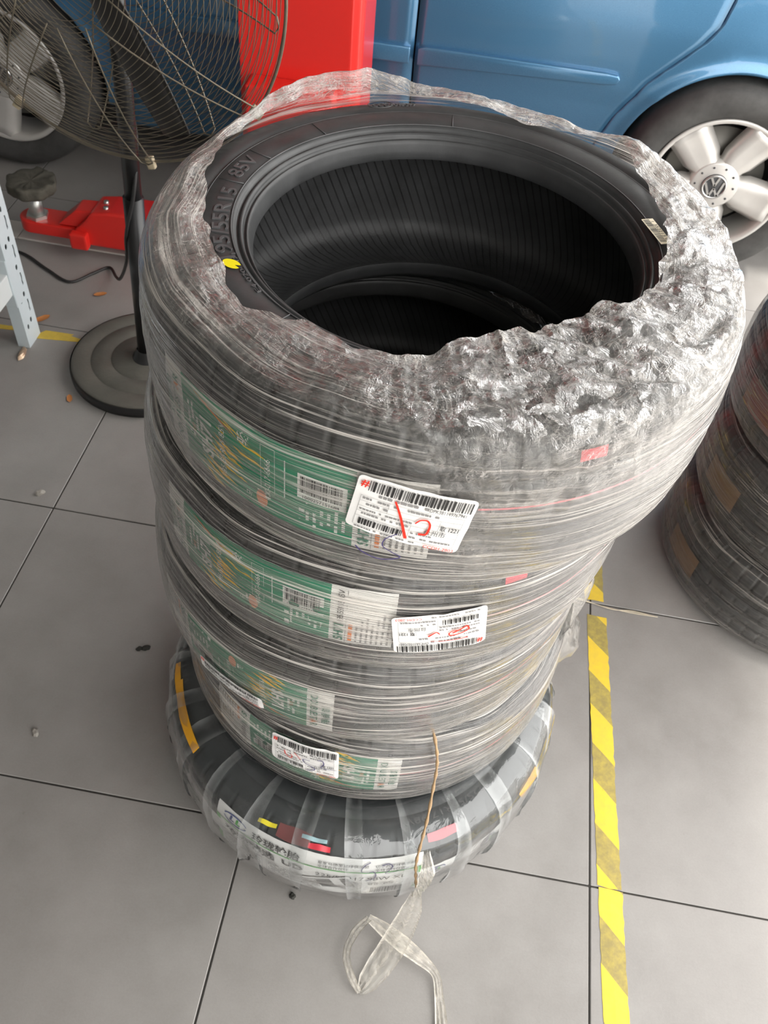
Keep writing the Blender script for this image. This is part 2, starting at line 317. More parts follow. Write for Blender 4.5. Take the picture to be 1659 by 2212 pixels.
M = dict(
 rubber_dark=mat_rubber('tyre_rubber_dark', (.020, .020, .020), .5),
 tile=mat_tile(), grout=simple('grout_dark', (.035, .032, .028), .9, var=.3), wall=simple('wall_plaster', (.42, .41, .39), .9, var=.08, vscale=3),
 ground=simple('yard_concrete', (.30, .29, .28), .9, var=.15, vscale=2), ceil=simple('ceiling_panel', (.28, .28, .27), .9), rubber=mat_rubber('tyre_rubber'), liner=mat_rubber('tyre_liner', (.036, .037, .038), .5, True),
 rubber2=mat_rubber('tyre_rubber_glossy', (.030, .034, .036), .4), oldrub=mat_rubber('car_tyre_rubber', (.055, .054, .052), .75),
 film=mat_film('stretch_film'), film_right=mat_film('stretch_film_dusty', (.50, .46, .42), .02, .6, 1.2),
 clear=mat_clear('clear_wrapping_band', .030, bump=.3, rough=.05), ribbon=mat_clear('film_ribbon', .2, (.84, .78, .68), .9, (60, 60, 220), .2), pouch=mat_clear('loose_film', .07, (.70, .64, .56), .8, (60, 60, 60), .25),
 paper=simple('label_paper', (.80, .79, .77), .55, var=.04, vscale=60, bump=.25, bscale=60), green=simple('label_green', (.012, .235, .125), .45, var=.1, vscale=40),
 white=simple('print_white', (.82, .83, .80), .5), ink=simple('print_black', (.018, .017, .017), .5), inkgrey=simple('print_grey', (.24, .235, .23), .6),
 inkgreen=simple('print_dark_green', (.01, .17, .10), .5), red=simple('marker_red', (.70, .03, .012), .4), purple=simple('marker_violet', (.06, .045, .16), .4),
 orange=simple('print_orange', (.80, .22, .04), .5), yellow=simple('print_yellow', (.88, .52, .02), .45), salmon=simple('print_salmon', (.78, .33, .19), .5),
 brgreen=simple('print_bright_green', (.07, .42, .06), .5), navy=simple('print_navy', (.015, .04, .22), .5), sheen=simple('print_cream', (.72, .63, .42), .5),
 pink=simple('paint_pink_line', (.75, .16, .20), .5), ydot=simple('paint_yellow_dot', (.85, .72, .01), .45), redtag=simple('red_plastic_tag', (.55, .04, .06), .35),
 brownmark=simple('brown_label', (.15, .085, .04), .6, var=.4, vscale=30), darkred=simple('dark_red_sticker', (.16, .03, .03), .4), amber=simple('amber_plastic_strip', (.75, .36, .015), .35, var=.15, vscale=40), cyan=simple('pale_blue_sticker', (.35, .52, .56), .4),
 liftred=simple('lift_red_enamel', (.68, .022, .016), .34, 0, .5, .06, 6, .05, 60, .3), blackp=simple('black_enamel', (.014, .014, .015), .32, 0, .5, .2, 30),
 fanbase=simple('fan_base_dusty', (.105, .10, .085), .62, 0, .4, .35, 16, .4, 120), wire=simple('fan_wire_dusty', (.20, .175, .13), .45, .5, .5, .3, 80),
 blade=simple('fan_blade_grey', (.045, .042, .04), .5, .3, .5, .2, 20), clip=simple('fan_clip', (.45, .38, .26), .5), motor=simple('fan_motor', (.03, .03, .032), .5),
 shelf=simple('shelf_pale_blue_enamel', (.56, .63, .66), .42, 0, .5, .06, 12), hole=simple('slot_shade', (.035, .05, .05), .7), brace=simple('shelf_brace_enamel', (.66, .70, .70), .42, 0, .5, .05, 12),
 bluep=simple('blue_panel', (.03, .12, .30), .5), steel=simple('zinc_steel', (.55, .55, .52), .38, .85, .5, .2, 60), pad=simple('rubber_pad_worn', (.085, .078, .062), .85, 0, .3, .55, 55, .7, 90),
 plate=simple('floor_cover_plate', (.60, .56, .51), .5, .1, .5, .12, 9), paint=mat_paint_blue(), dark=simple('dark_underbody', (.012, .012, .013), .8), glass=simple('car_glass', (.015, .02, .022), .05, 0, .6),
 alloy=simple('alloy_silver', (.62, .60, .57), .38, .35, .5, .06, 30), chrome=simple('chrome_emblem', (.75, .75, .74), .15, 1), capdark=simple('cap_dark', (.06, .062, .065), .4), rotor=simple('brake_rotor', (.25, .24, .22), .5, .6),
 tape=mat_tape(), tapeold=simple('old_yellow_tape', (.58, .42, .07), .6, 0, .4, .3, 40), leaf=simple('dry_leaf', (.50, .20, .06), .75, var=.3, vscale=90), foil=simple('foil_wrapper', (.55, .40, .28), .3, .6, var=.3, vscale=90),
 stone=simple('grey_stone', (.30, .28, .25), .8, var=.3, vscale=90, bump=.5, bscale=150), grit=simple('dark_crumb', (.03, .03, .025), .8), cord=simple('black_cable', (.02, .02, .02), .5), twine=simple('brown_twine', (.36, .24, .13), .7, 0, .4, .4, 120, .6, 300),
 stick=simple('cream_sticker', (.74, .66, .50), .55), twinepale=simple('pale_twine', (.55, .48, .36), .7, var=.2, vscale=100), emboss=mat_rubber('tyre_relief_lightened', (.075, .075, .077), .4),  # emboss: casing rubber lightened, relief highlight put into the colour
 tube=simple('lamp_housing', (.7, .7, .7), .5),
)

# ------------------------------------------------------------------ room shell
def structure(name, me, mat, smooth=False):
    o = link(name, me, mat, None, smooth); o['kind'] = 'structure'; return o
T = .6; GX0 = 0.0; GY0 = -.235
floor = structure('floor', box_mesh('floor', -6.0, 1.8, -2.035, 5.965, -.12, -.0022), M['grout'])
tile_me = box_mesh('floor_tile', -.2985, .2985, -.2985, .2985, -.03, 0, .0012, 1)
tile_me.materials.append(M['tile'])
for i in range(-10, 3):
    for j in range(-3, 10):
        x = GX0+(i+.5)*T; y = GY0+(j+.5)*T
        o = bpy.data.objects.new('floor_tile', tile_me); COL.objects.link(o); o.parent = floor
        o.location = (x, y, rnd.uniform(-.0004, 0)); o.rotation_euler = (0, 0, rnd.choice((0, PI/2, PI, -PI/2)))
structure('ceiling', box_mesh('ceiling', -6.1, 1.3, -2.0, 6.1, 3.1, 3.2), M['ceil'])
structure('wall_left', box_mesh('wall_left', -6.1, -6.0, -2.0, 6.1, -.1, 3.1), M['wall'])
structure('wall_back', box_mesh('wall_back', -6.0, 1.3, 5.97, 6.1, -.1, 3.1), M['wall'])
structure('unseen_front_wall', box_mesh('unseen_front_wall', -6.0, -0.05, -2.0, -1.9, -.1, 3.1), M['wall'])  # unseen wall, its length set to block light from the front left
structure('ground', box_mesh('ground', -20, 20, -20, 20, -.3, -.125), M['ground'])

# ------------------------------------------------------------------ tyres
HW = .1005
def tyre_profile(R, hw, rim):
    """upper half of the outer cross-section, from tread middle to bead toe, then the liner back to the middle"""
    k = hw/.1025; d = R-.2975; q = rim-.1905
    outer = [(R-.0005, .0), (R-.0005, .013*k), (R-.007, .0145*k), (R-.007, .0205*k), (R-.0008, .022*k), (R-.0015, .044*k), (R-.0085, .0455*k), (R-.0085, .0525*k), (R-.002, .054*k),
             (R-.0045, .070*k), (R-.010, .083*k), (R-.020, .0925*k), (R-.030, .0985*k), (R-.042, .1018*k), (R-.052, .1025*k), (R-.0535, .1012*k), (R-.0555, .1012*k), (R-.057, .1022*k),
             (.2095+q, .1012*k), (.2068+q, .0985*k), (.2055+q, .0945*k), (.2042+q, .0945*k), (.2030+q, .0968*k), (.2008+q, .0968*k), (.1995+q, .093*k), (.1988+q, .0895*k), (.1976+q, .0895*k), (.1964+q, .0915*k),
             (.1950+q, .0905*k), (.1935+q, .0865*k), (.1920+q, .080*k), (.1905+q, .0735*k), (.1915+q, .0700*k)]
    inner = [(.1975+q, .072*k), (.210+q, .080*k), (R-.062, .0865*k), (R-.040, .086*k), (R-.025, .078*k), (R-.0165, .06*k), (R-.014, .03*k), (R-.0138, 0)]
    return outer, inner
def tread_mesh(name, R, hw, rim, segs=540, lat=9):
    outer, _ = tyre_profile(R, hw, rim)
    top = np.array(outer); full = np.concatenate([top[::-1]*[1, -1], top[1:]], 0)
    th = np.linspace(0, 2*PI, segs, endpoint=False)
    r = np.repeat(full[None, :, 0], segs, 0); z = np.repeat(full[None, :, 1], segs, 0)
    groove = ((np.arange(segs) % lat) == 0)[:, None] & (np.abs(full[:, 1]) > .024*hw/.1025)[None, :] & (full[:, 0] > R-.021)[None, :]
    r = r-groove*.0055
    g2 = ((np.arange(segs) % lat) == 4)[:, None] & (np.abs(full[:, 1]) < .014*hw/.1025)[None, :] & (full[:, 0] > R-.006)[None, :]
    r = r-g2*.003
    P = np.stack([np.cos(th)[:, None]*r, np.sin(th)[:, None]*r, z], -1)
    return gridmesh(name, P, wrap=True)
def liner_mesh(name, R, hw, rim, segs=160):
    outer, inner = tyre_profile(R, hw, rim)
    a = np.array([outer[-1]]+inner); full = np.concatenate([a, a[-2::-1]*[1, -1]], 0)
    th = np.linspace(0, 2*PI, segs, endpoint=False)
    P = np.stack([np.cos(th)[:, None]*full[None, :, 0], np.sin(th)[:, None]*full[None, :, 0], np.repeat(full[None, :, 1], segs, 0)], -1)
    s = np.concatenate([[0], np.cumsum(np.hypot(*np.diff(full, axis=0).T))])
    U = np.repeat((th*.28)[:, None], full.shape[0], 1); V = np.repeat(s[None, :], segs, 0)
    return gridmesh(name, P, wrap=True, uv=(U, V, 2*PI*.28))
tread_me = tread_mesh('tyre_casing', .2975, HW, .1905); tread_dark = tread_me.copy(); liner_me = liner_mesh('inner_liner', .2975, HW, .1905)

PROF = np.array([(-HW, .262), (-.098, .276), (-.09, .2855), (-.075, .2925), (-.055, .2962), (-.02, .2975), (.02, .2975), (.055, .2962), (.075, .2925), (.09, .2855), (.098, .276), (HW, .262)])
PROF5 = np.array([(-.114, .27), (-.108, .295), (-.096, .312), (-.08, .321), (-.055, .3265), (0, .3285), (.055, .3265), (.08, .321), (.096, .312), (.108, .295), (.114, .27)])
def rad(z, prof=PROF): return np.interp(z, prof[:, 0], prof[:, 1])

# ---- stretch film of one tyre -------------------------------------------------
def film_mesh(name, seed, bottom, top, N_=900, M_=96, amp=1.0, crumple_fn=None, layer_fn=None, shift=0.0, w_disp=None):
    """bottom/top: functions theta -> list of (r, z) control columns, joined over the tread; all arrays over theta"""
    th = np.linspace(0, 2*PI, N_, endpoint=False)
    one = np.ones_like(th)
    cols = bottom(th) + [(.2985*one, -.070*one), (.3025*one, -.04*one), (.3032*one, 0*one), (.3025*one, .04*one), (.2985*one, .072*one)] + top(th)
    R = np.stack([c[0] for c in cols], 1); Z = np.stack([c[1] for c in cols], 1)
    seg = np.hypot(np.diff(R, axis=1), np.diff(Z, axis=1)); s = np.concatenate([np.zeros((N_, 1)), np.cumsum(seg, 1)], 1)
    u = np.linspace(0, 1, M_)
    r = np.empty((N_, M_)); z = np.empty((N_, M_)); sl = s[:, -1:]*u[None, :]
    for i in range(N_):
        r[i] = np.interp(sl[i], s[i], R[i]); z[i] = np.interp(sl[i], s[i], Z[i])
    for _ in range(2):                               # round the corners of the control polygon
        r[:, 1:-1] = .25*r[:, :-2]+.5*r[:, 1:-1]+.25*r[:, 2:]; z[:, 1:-1] = .25*z[:, :-2]+.5*z[:, 1:-1]+.25*z[:, 2:]
    # v runs along the profile measured from the tread middle
    mid = np.array([np.interp(0, z[i, :M_//2+M_//4] if False else z[i], sl[i]) for i in range(0, N_, 50)]).mean()
    V = sl-mid
    dr = np.gradient(r, axis=1); dz = np.gradient(z, axis=1); ln = np.hypot(dr, dz)+1e-9
    nr, nz = dz/ln, -dr/ln
    TH = np.repeat(th[:, None], M_, 1); U = TH*.3; cyc = TH/(2*PI)
    w = crumple_fn(TH, V, z, r) if crumple_fn else np.zeros_like(r)
    tilt = V + .012*np.sin(TH*2+seed)+.004*np.sin(TH*3+2*seed)
    st = vnoise(cyc*14, tilt*130, seed, 14)*.55+vnoise(cyc*26, tilt*260, seed+1, 26)*.35
    fold = 1-np.abs(vnoise(cyc*4, tilt*75, seed+2, 4)); fold = fold**3
    d = amp*(.0010*st+.0009*(fold-.35))
    tri = lambda a: np.abs((a % 1.0)*2-1)*2-1
    wx = vnoise(cyc*14, V*14, seed+3, 14); wy = vnoise(cyc*48, V*28, seed+4, 48); q = random.Random(seed); h = 0
    for i in range(9):
        f = (12, 16, 22, 30, 40, 52, 66, 84, 105)[i]; ph = q.uniform(-.75, .75)+(PI/2 if i % 3 == 0 else 0)
        kx = round(f*math.cos(ph)*2*PI*.3); ky = f*math.sin(ph)
        h = h+(.095/f)*(.5+.5*vnoise(cyc*17, V*11, seed+20+i, 17))*tri(cyc*kx+V*ky+1.1*wx+.5*wy*(1+i*.12)+q.random())
    wd = w_disp(TH, V, z, r) if w_disp else 1.0
    d = d + w*h*wd
    d[:, 0] *= .3
    r = r+nr*d; z = z+nz*d
    ang = TH + w*.006*vnoise(cyc*90, V*50, seed+7, 90)
    P = np.stack([np.cos(ang)*r, np.sin(ang)*r, z+shift], -1)
    ly = layer_fn(TH, V, z, r, u[None, :]*np.ones_like(r)) if layer_fn else np.ones_like(r)
    ly = ly*(1+.35*vnoise(cyc*5, V*18, seed+8, 5))
    return gridmesh(name, P, wrap=True, uv=(U, V, 2*PI*.3), attrs={'layers': np.clip(ly, .05, 2.2), 'crumple': np.clip(w, 0, 1)})
def per(deg, vals, th):
    """periodic interpolation of values given at angles in degrees"""
    d = np.array(deg, float) % 360; o = np.argsort(d); d = d[o]; v = np.array(vals, float)[o]
    t = np.degrees(th) % 360
    return np.interp(t, np.concatenate([[d[-1]-360], d, [d[0]+360]]), np.concatenate([[v[-1]], v, [v[0]]]))
def angd(TH, c):                                     # signed distance in degrees from centre c
    return (np.degrees(TH)-c+180) % 360-180
def std_bottom(th):
    o = np.ones_like(th); return [(.268*o, -.1012*o), (.286*o, -.095*o)]
def std_top(th):
    o = np.ones_like(th); wob = .010*np.sin(th*3+1)+.006*np.sin(th*7)
    return [(.2885*o, .093*o), (.268*o, .1022*o), (.205+.6*wob, .1022*o)]
def std_layers(TH, V, z, r, u):
    return 1.0+.6*np.exp(-((z+.088)/.012)**2)+.3*np.exp(-((z-.085)/.02)**2)
def std_crumple(TH, V, z, r):
    return .55*smoothstep(.09, .105, z)*smoothstep(.27, .24, r)

# top tyre: the torn film on the upper side, edge measured around the opening
EDGE = [(142.8, .278), (151.3, .274), (166.1, .256), (176.6, .246), (188.9, .236), (200.9, .231), (212.3, .230), (220.7, .235), (228.3, .238), (232.1, .230), (236, .223), (240.8, .214), (248.2, .219), (255.2, .220), (262.2, .214), (268.8, .203),
        (279.7, .187), (292.3, .181), (306.5, .177), (317, .179), (324.7, .180), (326.9, .193), (339.3, .203), (358.3, .208), (14.1, .220), (24.8, .232), (40, .247), (51.8, .276), (62.5, .258), (79.6, .243), (97.4, .261), (106.9, .283), (116.2, .287), (125.1, .286), (132.8, .283)]
ZAPEX = [(0, .112), (25, .112), (41, .118), (48, .121), (63, .104), (79, .108), (93, .113), (104, .119), (116, .133), (126, .132), (138, .130), (144, .119), (156, .105), (180, .104), (220, .104), (260, .104), (300, .106), (340, .110)]
def top1(th):
    o = np.ones_like(th)
    re = per([a for a, b in EDGE], [b for a, b in EDGE], th)+.0018*np.sin(th*23)+.0012*np.sin(th*41+1)
    za = per([a for a, b in ZAPEX], [b for a, b in ZAPEX], th)
    ra = np.maximum(.284, re+.006)
    hole = smoothstep(.206, .185, re)
    lift = smoothstep(.105, .13, za)
    ze = .1065+.004*np.sin(th*9)+.006*hole-.0*lift
    rm = .5*(ra+re); zm = np.maximum(.1085, .5*(za+ze))+.003*np.sin(th*17)
    return [(.2945*o, .086*o), (ra, za-.004), (rm, zm), (re, ze)]
def bottom1(th):
    o = np.ones_like(th)
    return [(.264*o, -.1020*o), (.286*o, -.096*o)]
def crumple1(TH, V, z, r):
    topz = smoothstep(.088, .104, z)
    fr = np.exp(-(angd(TH, -62)/22)**2)*smoothstep(.0, .05, z)*.6
    dia = np.exp(-((angd(TH, -77)-((z+.02)*-60))/6)**2)*smoothstep(-.09, -.03, z)*.55
    rt = np.exp(-(angd(TH, -35)/26)**2)*smoothstep(.06, .09, z)
    right = np.exp(-(angd(TH, -30)/48)**2)
    return np.clip(topz*(.50+.5*right)+fr+dia+rt*.5, 0, 1)
def disp1(TH, V, z, r):
    right = np.exp(-(angd(TH, -35)/42)**2)
    return .22+.22*right
def layers1(TH, V, z, r, u):
    edge = smoothstep(.94, .995, u)*1.7
    side = 1.0+.25*smoothstep(.06, .1, z)+.8*np.exp(-((z+.094)/.010)**2)
    back = np.exp(-(angd(TH, 92)/70)**2)*smoothstep(.09, .104, z)*1.3
    left = np.exp(-(angd(TH, 185)/40)**2)*smoothstep(.09, .104, z)*.35
    return side+edge+back+left

# ---- flat print on the curved paper ----------------------------------------------
TEXTC = {}
def glyphs(body, bold=0.0, res=3):
    k = (body, bold)
    if k in TEXTC: return TEXTC[k]
    cu = bpy.data.curves.new('lettering', 'FONT'); cu.body = body; cu.size = 1.0; cu.resolution_u = res; cu.offset = bold
    ob = bpy.data.objects.new('lettering', cu); COL.objects.link(ob)
    dg = bpy.context.evaluated_depsgraph_get(); ev = ob.evaluated_get(dg); me = ev.to_mesh()
    V = np.array([v.co[:2] for v in me.vertices]) if len(me.vertices) else np.zeros((0, 2)); F = [tuple(p.vertices) for p in me.polygons]
    ev.to_mesh_clear(); bpy.data.objects.remove(ob); bpy.data.curves.remove(cu)
    if len(V): V = V-[V[:, 0].min(), 0]
    TEXTC[k] = (V, F); return V, F
class Patch:
    """a sheet W x H (m) laid on a tyre: f(x, y) -> (theta, z)"""
    def __init__(s, f, W, H, prof, off, R0=None):
        s.f, s.W, s.H, s.prof, s.off = f, W, H, prof, off; s.bits = {}
    def pos(s, x, y, lift=0.0):
        th, z = s.f(np.asarray(x, float), np.asarray(y, float)); r = rad(z, s.prof)+s.off+lift
        return np.stack([np.cos(th)*r, np.sin(th)*r, z], -1)
    def sheet(s, name, x0, x1, y0, y1, mat, parent, lift=0.0, nx=40, ny=14, rnd_c=0.0, wav=.0006, seed=1):
        X, Y = np.meshgrid(np.linspace(x0, x1, nx+1), np.linspace(y0, y1, ny+1), indexing='ij')
        if rnd_c:
            for a, b, sx, sy in ((0, 0, 1, 1), (-1, 0, -1, 1), (0, -1, 1, -1), (-1, -1, -1, -1)):
                X[a, b] += sx*rnd_c*.35; Y[a, b] += sy*rnd_c*.35
        wv = wav*vnoise(X*90+3, Y*90+9, seed)
        P = s.pos(X, Y, lift+wv)
        me = gridmesh(name, P); o = link(name, me, mat, parent); return o
    def add(s, key, V, F):
        b = s.bits.setdefault(key, ([], [])); n = len(b[0]); b[0].extend([tuple(v) for v in V]); b[1].extend([tuple(i+n for i in f) for f in F])
    def text(s, key, body, x, y, size, rot=0, bold=0.0, lift=.0007, width=None, align='l', sx=1.0):
        V, F = glyphs(body, bold)
        if not len(V): return
        V = V*size*[sx, 1]
        if width: V = V*[width/max(V[:, 0].max(), 1e-6), 1]
        if align == 'c': V = V-[V[:, 0].max()/2, V[:, 1].max()/2]
        c, n = math.cos(rot), math.sin(rot)
        s.add(key, s.pos(x+V[:, 0]*c-V[:, 1]*n, y+V[:, 0]*n+V[:, 1]*c, lift), F)
    def poly(s, key, pts, lift=.0007):
        p = np.array(pts); s.add(key, s.pos(p[:, 0], p[:, 1], lift), [tuple(range(len(p)))])
    def rect(s, key, x0, x1, y0, y1, lift=.0007):
        n = max(1, int(abs(x1-x0)/.012)); xs = np.linspace(x0, x1, n+1)
        for a, b in zip(xs[:-1], xs[1:]): s.poly(key, [(a, y0), (b, y0), (b, y1), (a, y1)], lift)
    def frame(s, key, x0, x1, y0, y1, t=.0003, lift=.0007):
        s.rect(key, x0, x1, y0, y0+t, lift); s.rect(key, x0, x1, y1-t, y1, lift); s.rect(key, x0, x0+t, y0, y1, lift); s.rect(key, x1-t, x1, y0, y1, lift)
    def barcode(s, key, x0, x1, y0, y1, seed=3, vertical=False, lift=.0009, mod=.0006):
        q = random.Random(seed); a, b = (y0, y1) if vertical else (x0, x1); p = a
        while p < b-mod:
            w = mod*q.choice((1, 1, 2, 3)); e = min(p+w, b)
            if vertical: s.rect(key, x0, x1, p, e, lift)
            else: s.rect(key, p, e, y0, y1, lift)
            p = e+mod*q.choice((1, 1, 2))
    def dashes(s, key, x0, x1, y, h, seed=1, rot=False, fill=.8):
        """a line of print too small to read"""
        q = random.Random(seed); p = x0
        while p < x1:
            w = q.uniform(.6, 1.6)*h
            if q.random() < fill:
                if rot: s.poly(key, [(y, p), (y+h, p), (y+h, p+w), (y, p+w)])
                else: s.poly(key, [(p, y), (p+w, y), (p+w, y+h), (p, y+h)])
            p += w+h*.3
    def stroke(s, key, pts, w, lift=.0011):
        P = smooth_path([(a, b, 0) for a, b in pts], 6); ws = w if hasattr(w, '__len__') else (w, w)
        V = []; F = []
        for i, p in enumerate(P):
            d = P[min(i+1, len(P)-1)]-P[max(i-1, 0)]; n = np.array([-d[1], d[0]])/(np.hypot(d[0], d[1])+1e-9)
            h = (ws[0]+(ws[1]-ws[0])*i/(len(P)-1))/2
            V += [p[:2]+n*h, p[:2]-n*h]
        V = np.array(V); F = [(2*i, 2*i+1, 2*i+3, 2*i+2) for i in range(len(P)-1)]
        s.add(key, s.pos(V[:, 0], V[:, 1], lift), F)
    def finish(s, parent, names):
        for key, (V, F) in s.bits.items():
            nm, mat = names[key]; o = link(nm, pymesh(nm, V, F), mat, parent, False)
            o['kind'] = 'stuff'
PRINT = dict(w=('lettering', M['white']), k=('lettering', M['ink']), g=('lettering', M['inkgreen']), o=('print', M['orange']), y=('print', M['yellow']), s=('print', M['salmon']), bar=('barcode', M['ink']), fine=('fine_print', M['inkgrey']),
             finew=('fine_print', M['white']), r=('marker_stroke', M['red']), p=('marker_stroke', M['purple']), or_=('lettering', M['orange']), bg=('print', M['brgreen']), nv=('print', M['navy']), line=('print', M['inkgrey']), rl=('lettering', M['red']), tq=('print', M['cyan']))

def tyre_label(parent, th0, zc, dirn, seed=1):
    """the green maker's label across the tread: white end, green field, white data end"""
    W, H = .296, .097; r = .2985
    if dirn > 0: f = lambda x, y: (math.radians(th0)+x/r, zc-H/2+y)
    else: f = lambda x, y: (math.radians(th0)-x/r, zc+H/2-y)
    p = Patch(f, W, H, PROF, .0012)
    lab = p.sheet('paper_label', 0, W, 0, H, M['paper'], parent, 0, 72, 16, seed=seed)
    q = Patch(f, W, H, PROF, .0012)
    q.sheet('green_field', .034, .228, 0, H, M['green'], lab, .0005, 56, 16, seed=seed)
    t = p; R90 = PI/2
    lf = .0016
    # white end
    t.text('g', 'DOUBLEST', .029, .008, .0135, R90, .02, lf, .062); t.text('or_', 'A', .029, .0712, .0135, R90, .02, lf, .008); t.text('g', 'R', .029, .080, .0135, R90, .02, lf, .008)
    t.text('g', '双星轮胎', .0135, .030, .0115, R90, .02, lf, .046)
    # green field
    t.text('w', 'SH71', .0800, .026, .0225, R90, .03, lf, .044); t.text('w', '195/55R15 85V', .0975, .016, .0100, R90, .0, lf, .066)
    for k in range(3): t.dashes('finew', .018+.01*k, .07, .043+.0065*k, .0035, 5+k, True, .7)
    t.text('or_', '双星', .0560, .040, .006, R90, 0, lf)
    q2 = random.Random(4)
    for k in range(9):
        x0 = .058+.004*k; y0 = .010+.0088*k+q2.uniform(-.003, .003); ln = q2.uniform(.034, .060)
        t.poly('y', [(x0, y0+.002), (x0+ln*.5, y0-.004), (x0+ln, y0-.013), (x0+ln*.55, y0-.0115)], .0012)
    t.poly('o', [(.052, .093), (.075, .086), (.11, .074), (.08, .088)], .0013); t.poly('y', [(.085, .089), (.105, .082), (.130, .073), (.108, .083)], .0012)
    t.text('w', '骏', .1250, .074, .014, R90, .02, lf); t.text('w', '马', .128, .012, .008, R90, 0, lf)
    for k in range(2): t.dashes('finew', .015, .028, .129+.005*k, .0028, 12+k, True, .8)
    e = [(.139+.0062*math.cos(a), .017+.0115*math.sin(a)) for a in np.linspace(0, 2*PI, 20, endpoint=False)]; t.poly('s', e, .0012)
    t.text('w', '400-017-6666', .1490, .020, .0088, R90, .0, lf, .052)
    t.frame('finew', .1385, .1535, .030, .086, .0004, .0012); t.rect('w', .1630, .1640, .034, .080, .0012)
    t.rect('w', .176, .2215, .043, .073, .0010); t.barcode('bar', .179, .2185, .051, .071, 8, lift=.0016); t.text('k', '1000257151684', .1815, .0445, .0056, 0, 0, lf, .034)
    for k, (n0, n1, h) in enumerate(((.006, .034, .0055), (.012, .036, .003), (.008, .036, .003), (.010, .034, .003), (.018, .034, .003), (.008, .036, .003), (.016, .032, .003))):
        t.dashes('finew', n0, n1, .1775+.0068*k, h, 20+k, True, .85)
    # white data end
    t.text('g', 'SH71', .2430, .006, .0140, R90, .03, lf, .030); t.text('k', '195/55R15 85V', .2425, .042, .0095, R90, 0, lf, .052); t.rect('line', .2452, .2458, .003, .094, .0012)
    t.dashes('o', .006, .036, .2485, .0042, 40, True, .95)
    for k in range(7): t.dashes('fine', .006, .036+.005*(k % 3)+.003*k, .2560+.0056*k, .0022, 41+k, True, .9)
    t.finish(lab, PRINT); return lab

def ship_label(parent, f, W, H, code, style, prof=PROF, off=.0085, seed=3):
    p = Patch(f, W, H, prof, off)
    lab = p.sheet('shipping_label', 0, W, 0, H, M['paper'], parent, 0, 26, 16, .0035, .0008, seed)
    k = W/.098; j = H/.066; X = lambda a: a*k; Y = lambda a: a*j
    p.barcode('bar', X(.010), X(.0945), Y(.0515), Y(.0635), seed, lift=.0016, mod=.0007)
    p.text('rl', '#', X(.003), Y(.055), .011, 0, .02, .0016); p.text('k', code, X(.062), Y(.046), .0058, 0, 0, .0014, X(.030))
    p.frame('line', X(.006), X(.092), Y(.006), Y(.044), .0003, .0012)
    for y in (.0375, .031, .0245, .018): p.rect('line', X(.006), X(.092), Y(y), Y(y)+.0003, .0012)
    for x, a, b in ((.030, .031, .044), (.052, .006, .0245), (.074, .0245, .0375)): p.rect('line', X(x), X(x)+.0003, Y(a), Y(b), .0012)
    for n, (a, b, y, h) in enumerate(((.02, .06, .046, .003), (.008, .028, .0395, .0024), (.034, .07, .0395, .0024), (.008, .028, .033, .0024), (.008, .05, .026, .002), (.008, .048, .0208, .0022), (.054, .072, .014, .002), (.054, .09, .0085, .002), (.008, .06, .0025, .0018))):
        p.dashes('fine', X(a), X(b), Y(y), h, seed+n)
    p.barcode('bar', X(.010), X(.048), Y(.0085), Y(.0165), seed+9, lift=.0016, mod=.0007)
    p.text('k', '取 1221', X(.0755), Y(.0265), .0068, 0, .015, .0014, X(.0155)); p.text('k', '台州市', X(.064), Y(.0185), .0072, 0, 0, .0014, X(.018))
    p.text('rl', 'CCDH-2803', X(.068), Y(.0012), .0052, 0, 0, .0014, X(.026))
    if style == 'a':
        p.stroke('r', [(X(.0335), Y(.049)), (X(.041), Y(.034)), (X(.0475), Y(.018)), (X(.0515), Y(.008))], (.0017, .0028), .002)
        p.stroke('r', [(X(.0545), Y(.0295)), (X(.0575), Y(.0345)), (X(.063), Y(.036)), (X(.0665), Y(.031)), (X(.0668), Y(.023)), (X(.0655), Y(.0185)), (X(.0600), Y(.0175))], (.0013, .0024), .002)
    elif style == 'b':
        p.stroke('r', [(X(.037), Y(.033)), (X(.028), Y(.028)), (X(.022), Y(.0245)), (X(.020), Y(.031)), (X(.029), Y(.036)), (X(.0385), Y(.0375)), (X(.0405), Y(.033)), (X(.036), Y(.0295)), (X(.028), Y(.0295))], (.0022, .0012), .002)
        p.stroke('r', [(X(.062), Y(.0345)), (X(.058), Y(.031)), (X(.0535), Y(.028)), (X(.050), Y(.0325))], (.0024, .0010), .002)
        p.stroke('r', [(X(.020), Y(.046)), (X(.040), Y(.0465)), (X(.060), Y(.044))], (.0014, .0004), .002)
    elif style == 'd':
        p.stroke('r', [(X(.021), Y(.040)), (X(.0225), Y(.031)), (X(.030), Y(.026)), (X(.0325), Y(.031)), (X(.030), Y(.035))], (.0016, .0012), .002)
        p.stroke('r', [(X(.036), Y(.044)), (X(.040), Y(.038)), (X(.0445), Y(.031))], (.0012, .0010), .002)
        p.stroke('p', [(X(.0585), Y(.036)), (X(.049), Y(.034)), (X(.0505), Y(.026)), (X(.060), Y(.021)), (X(.0655), Y(.016)), (X(.060), Y(.010)), (X(.054), Y(.008))], .0014, .002)
        p.stroke('p', [(X(.069), Y(.043)), (X(.076), Y(.044)), (X(.078), Y(.036)), (X(.074), Y(.026)), (X(.083), Y(.024)), (X(.096), Y(.026))], (.0018, .0008), .002)
    p.finish(lab, PRINT); return lab
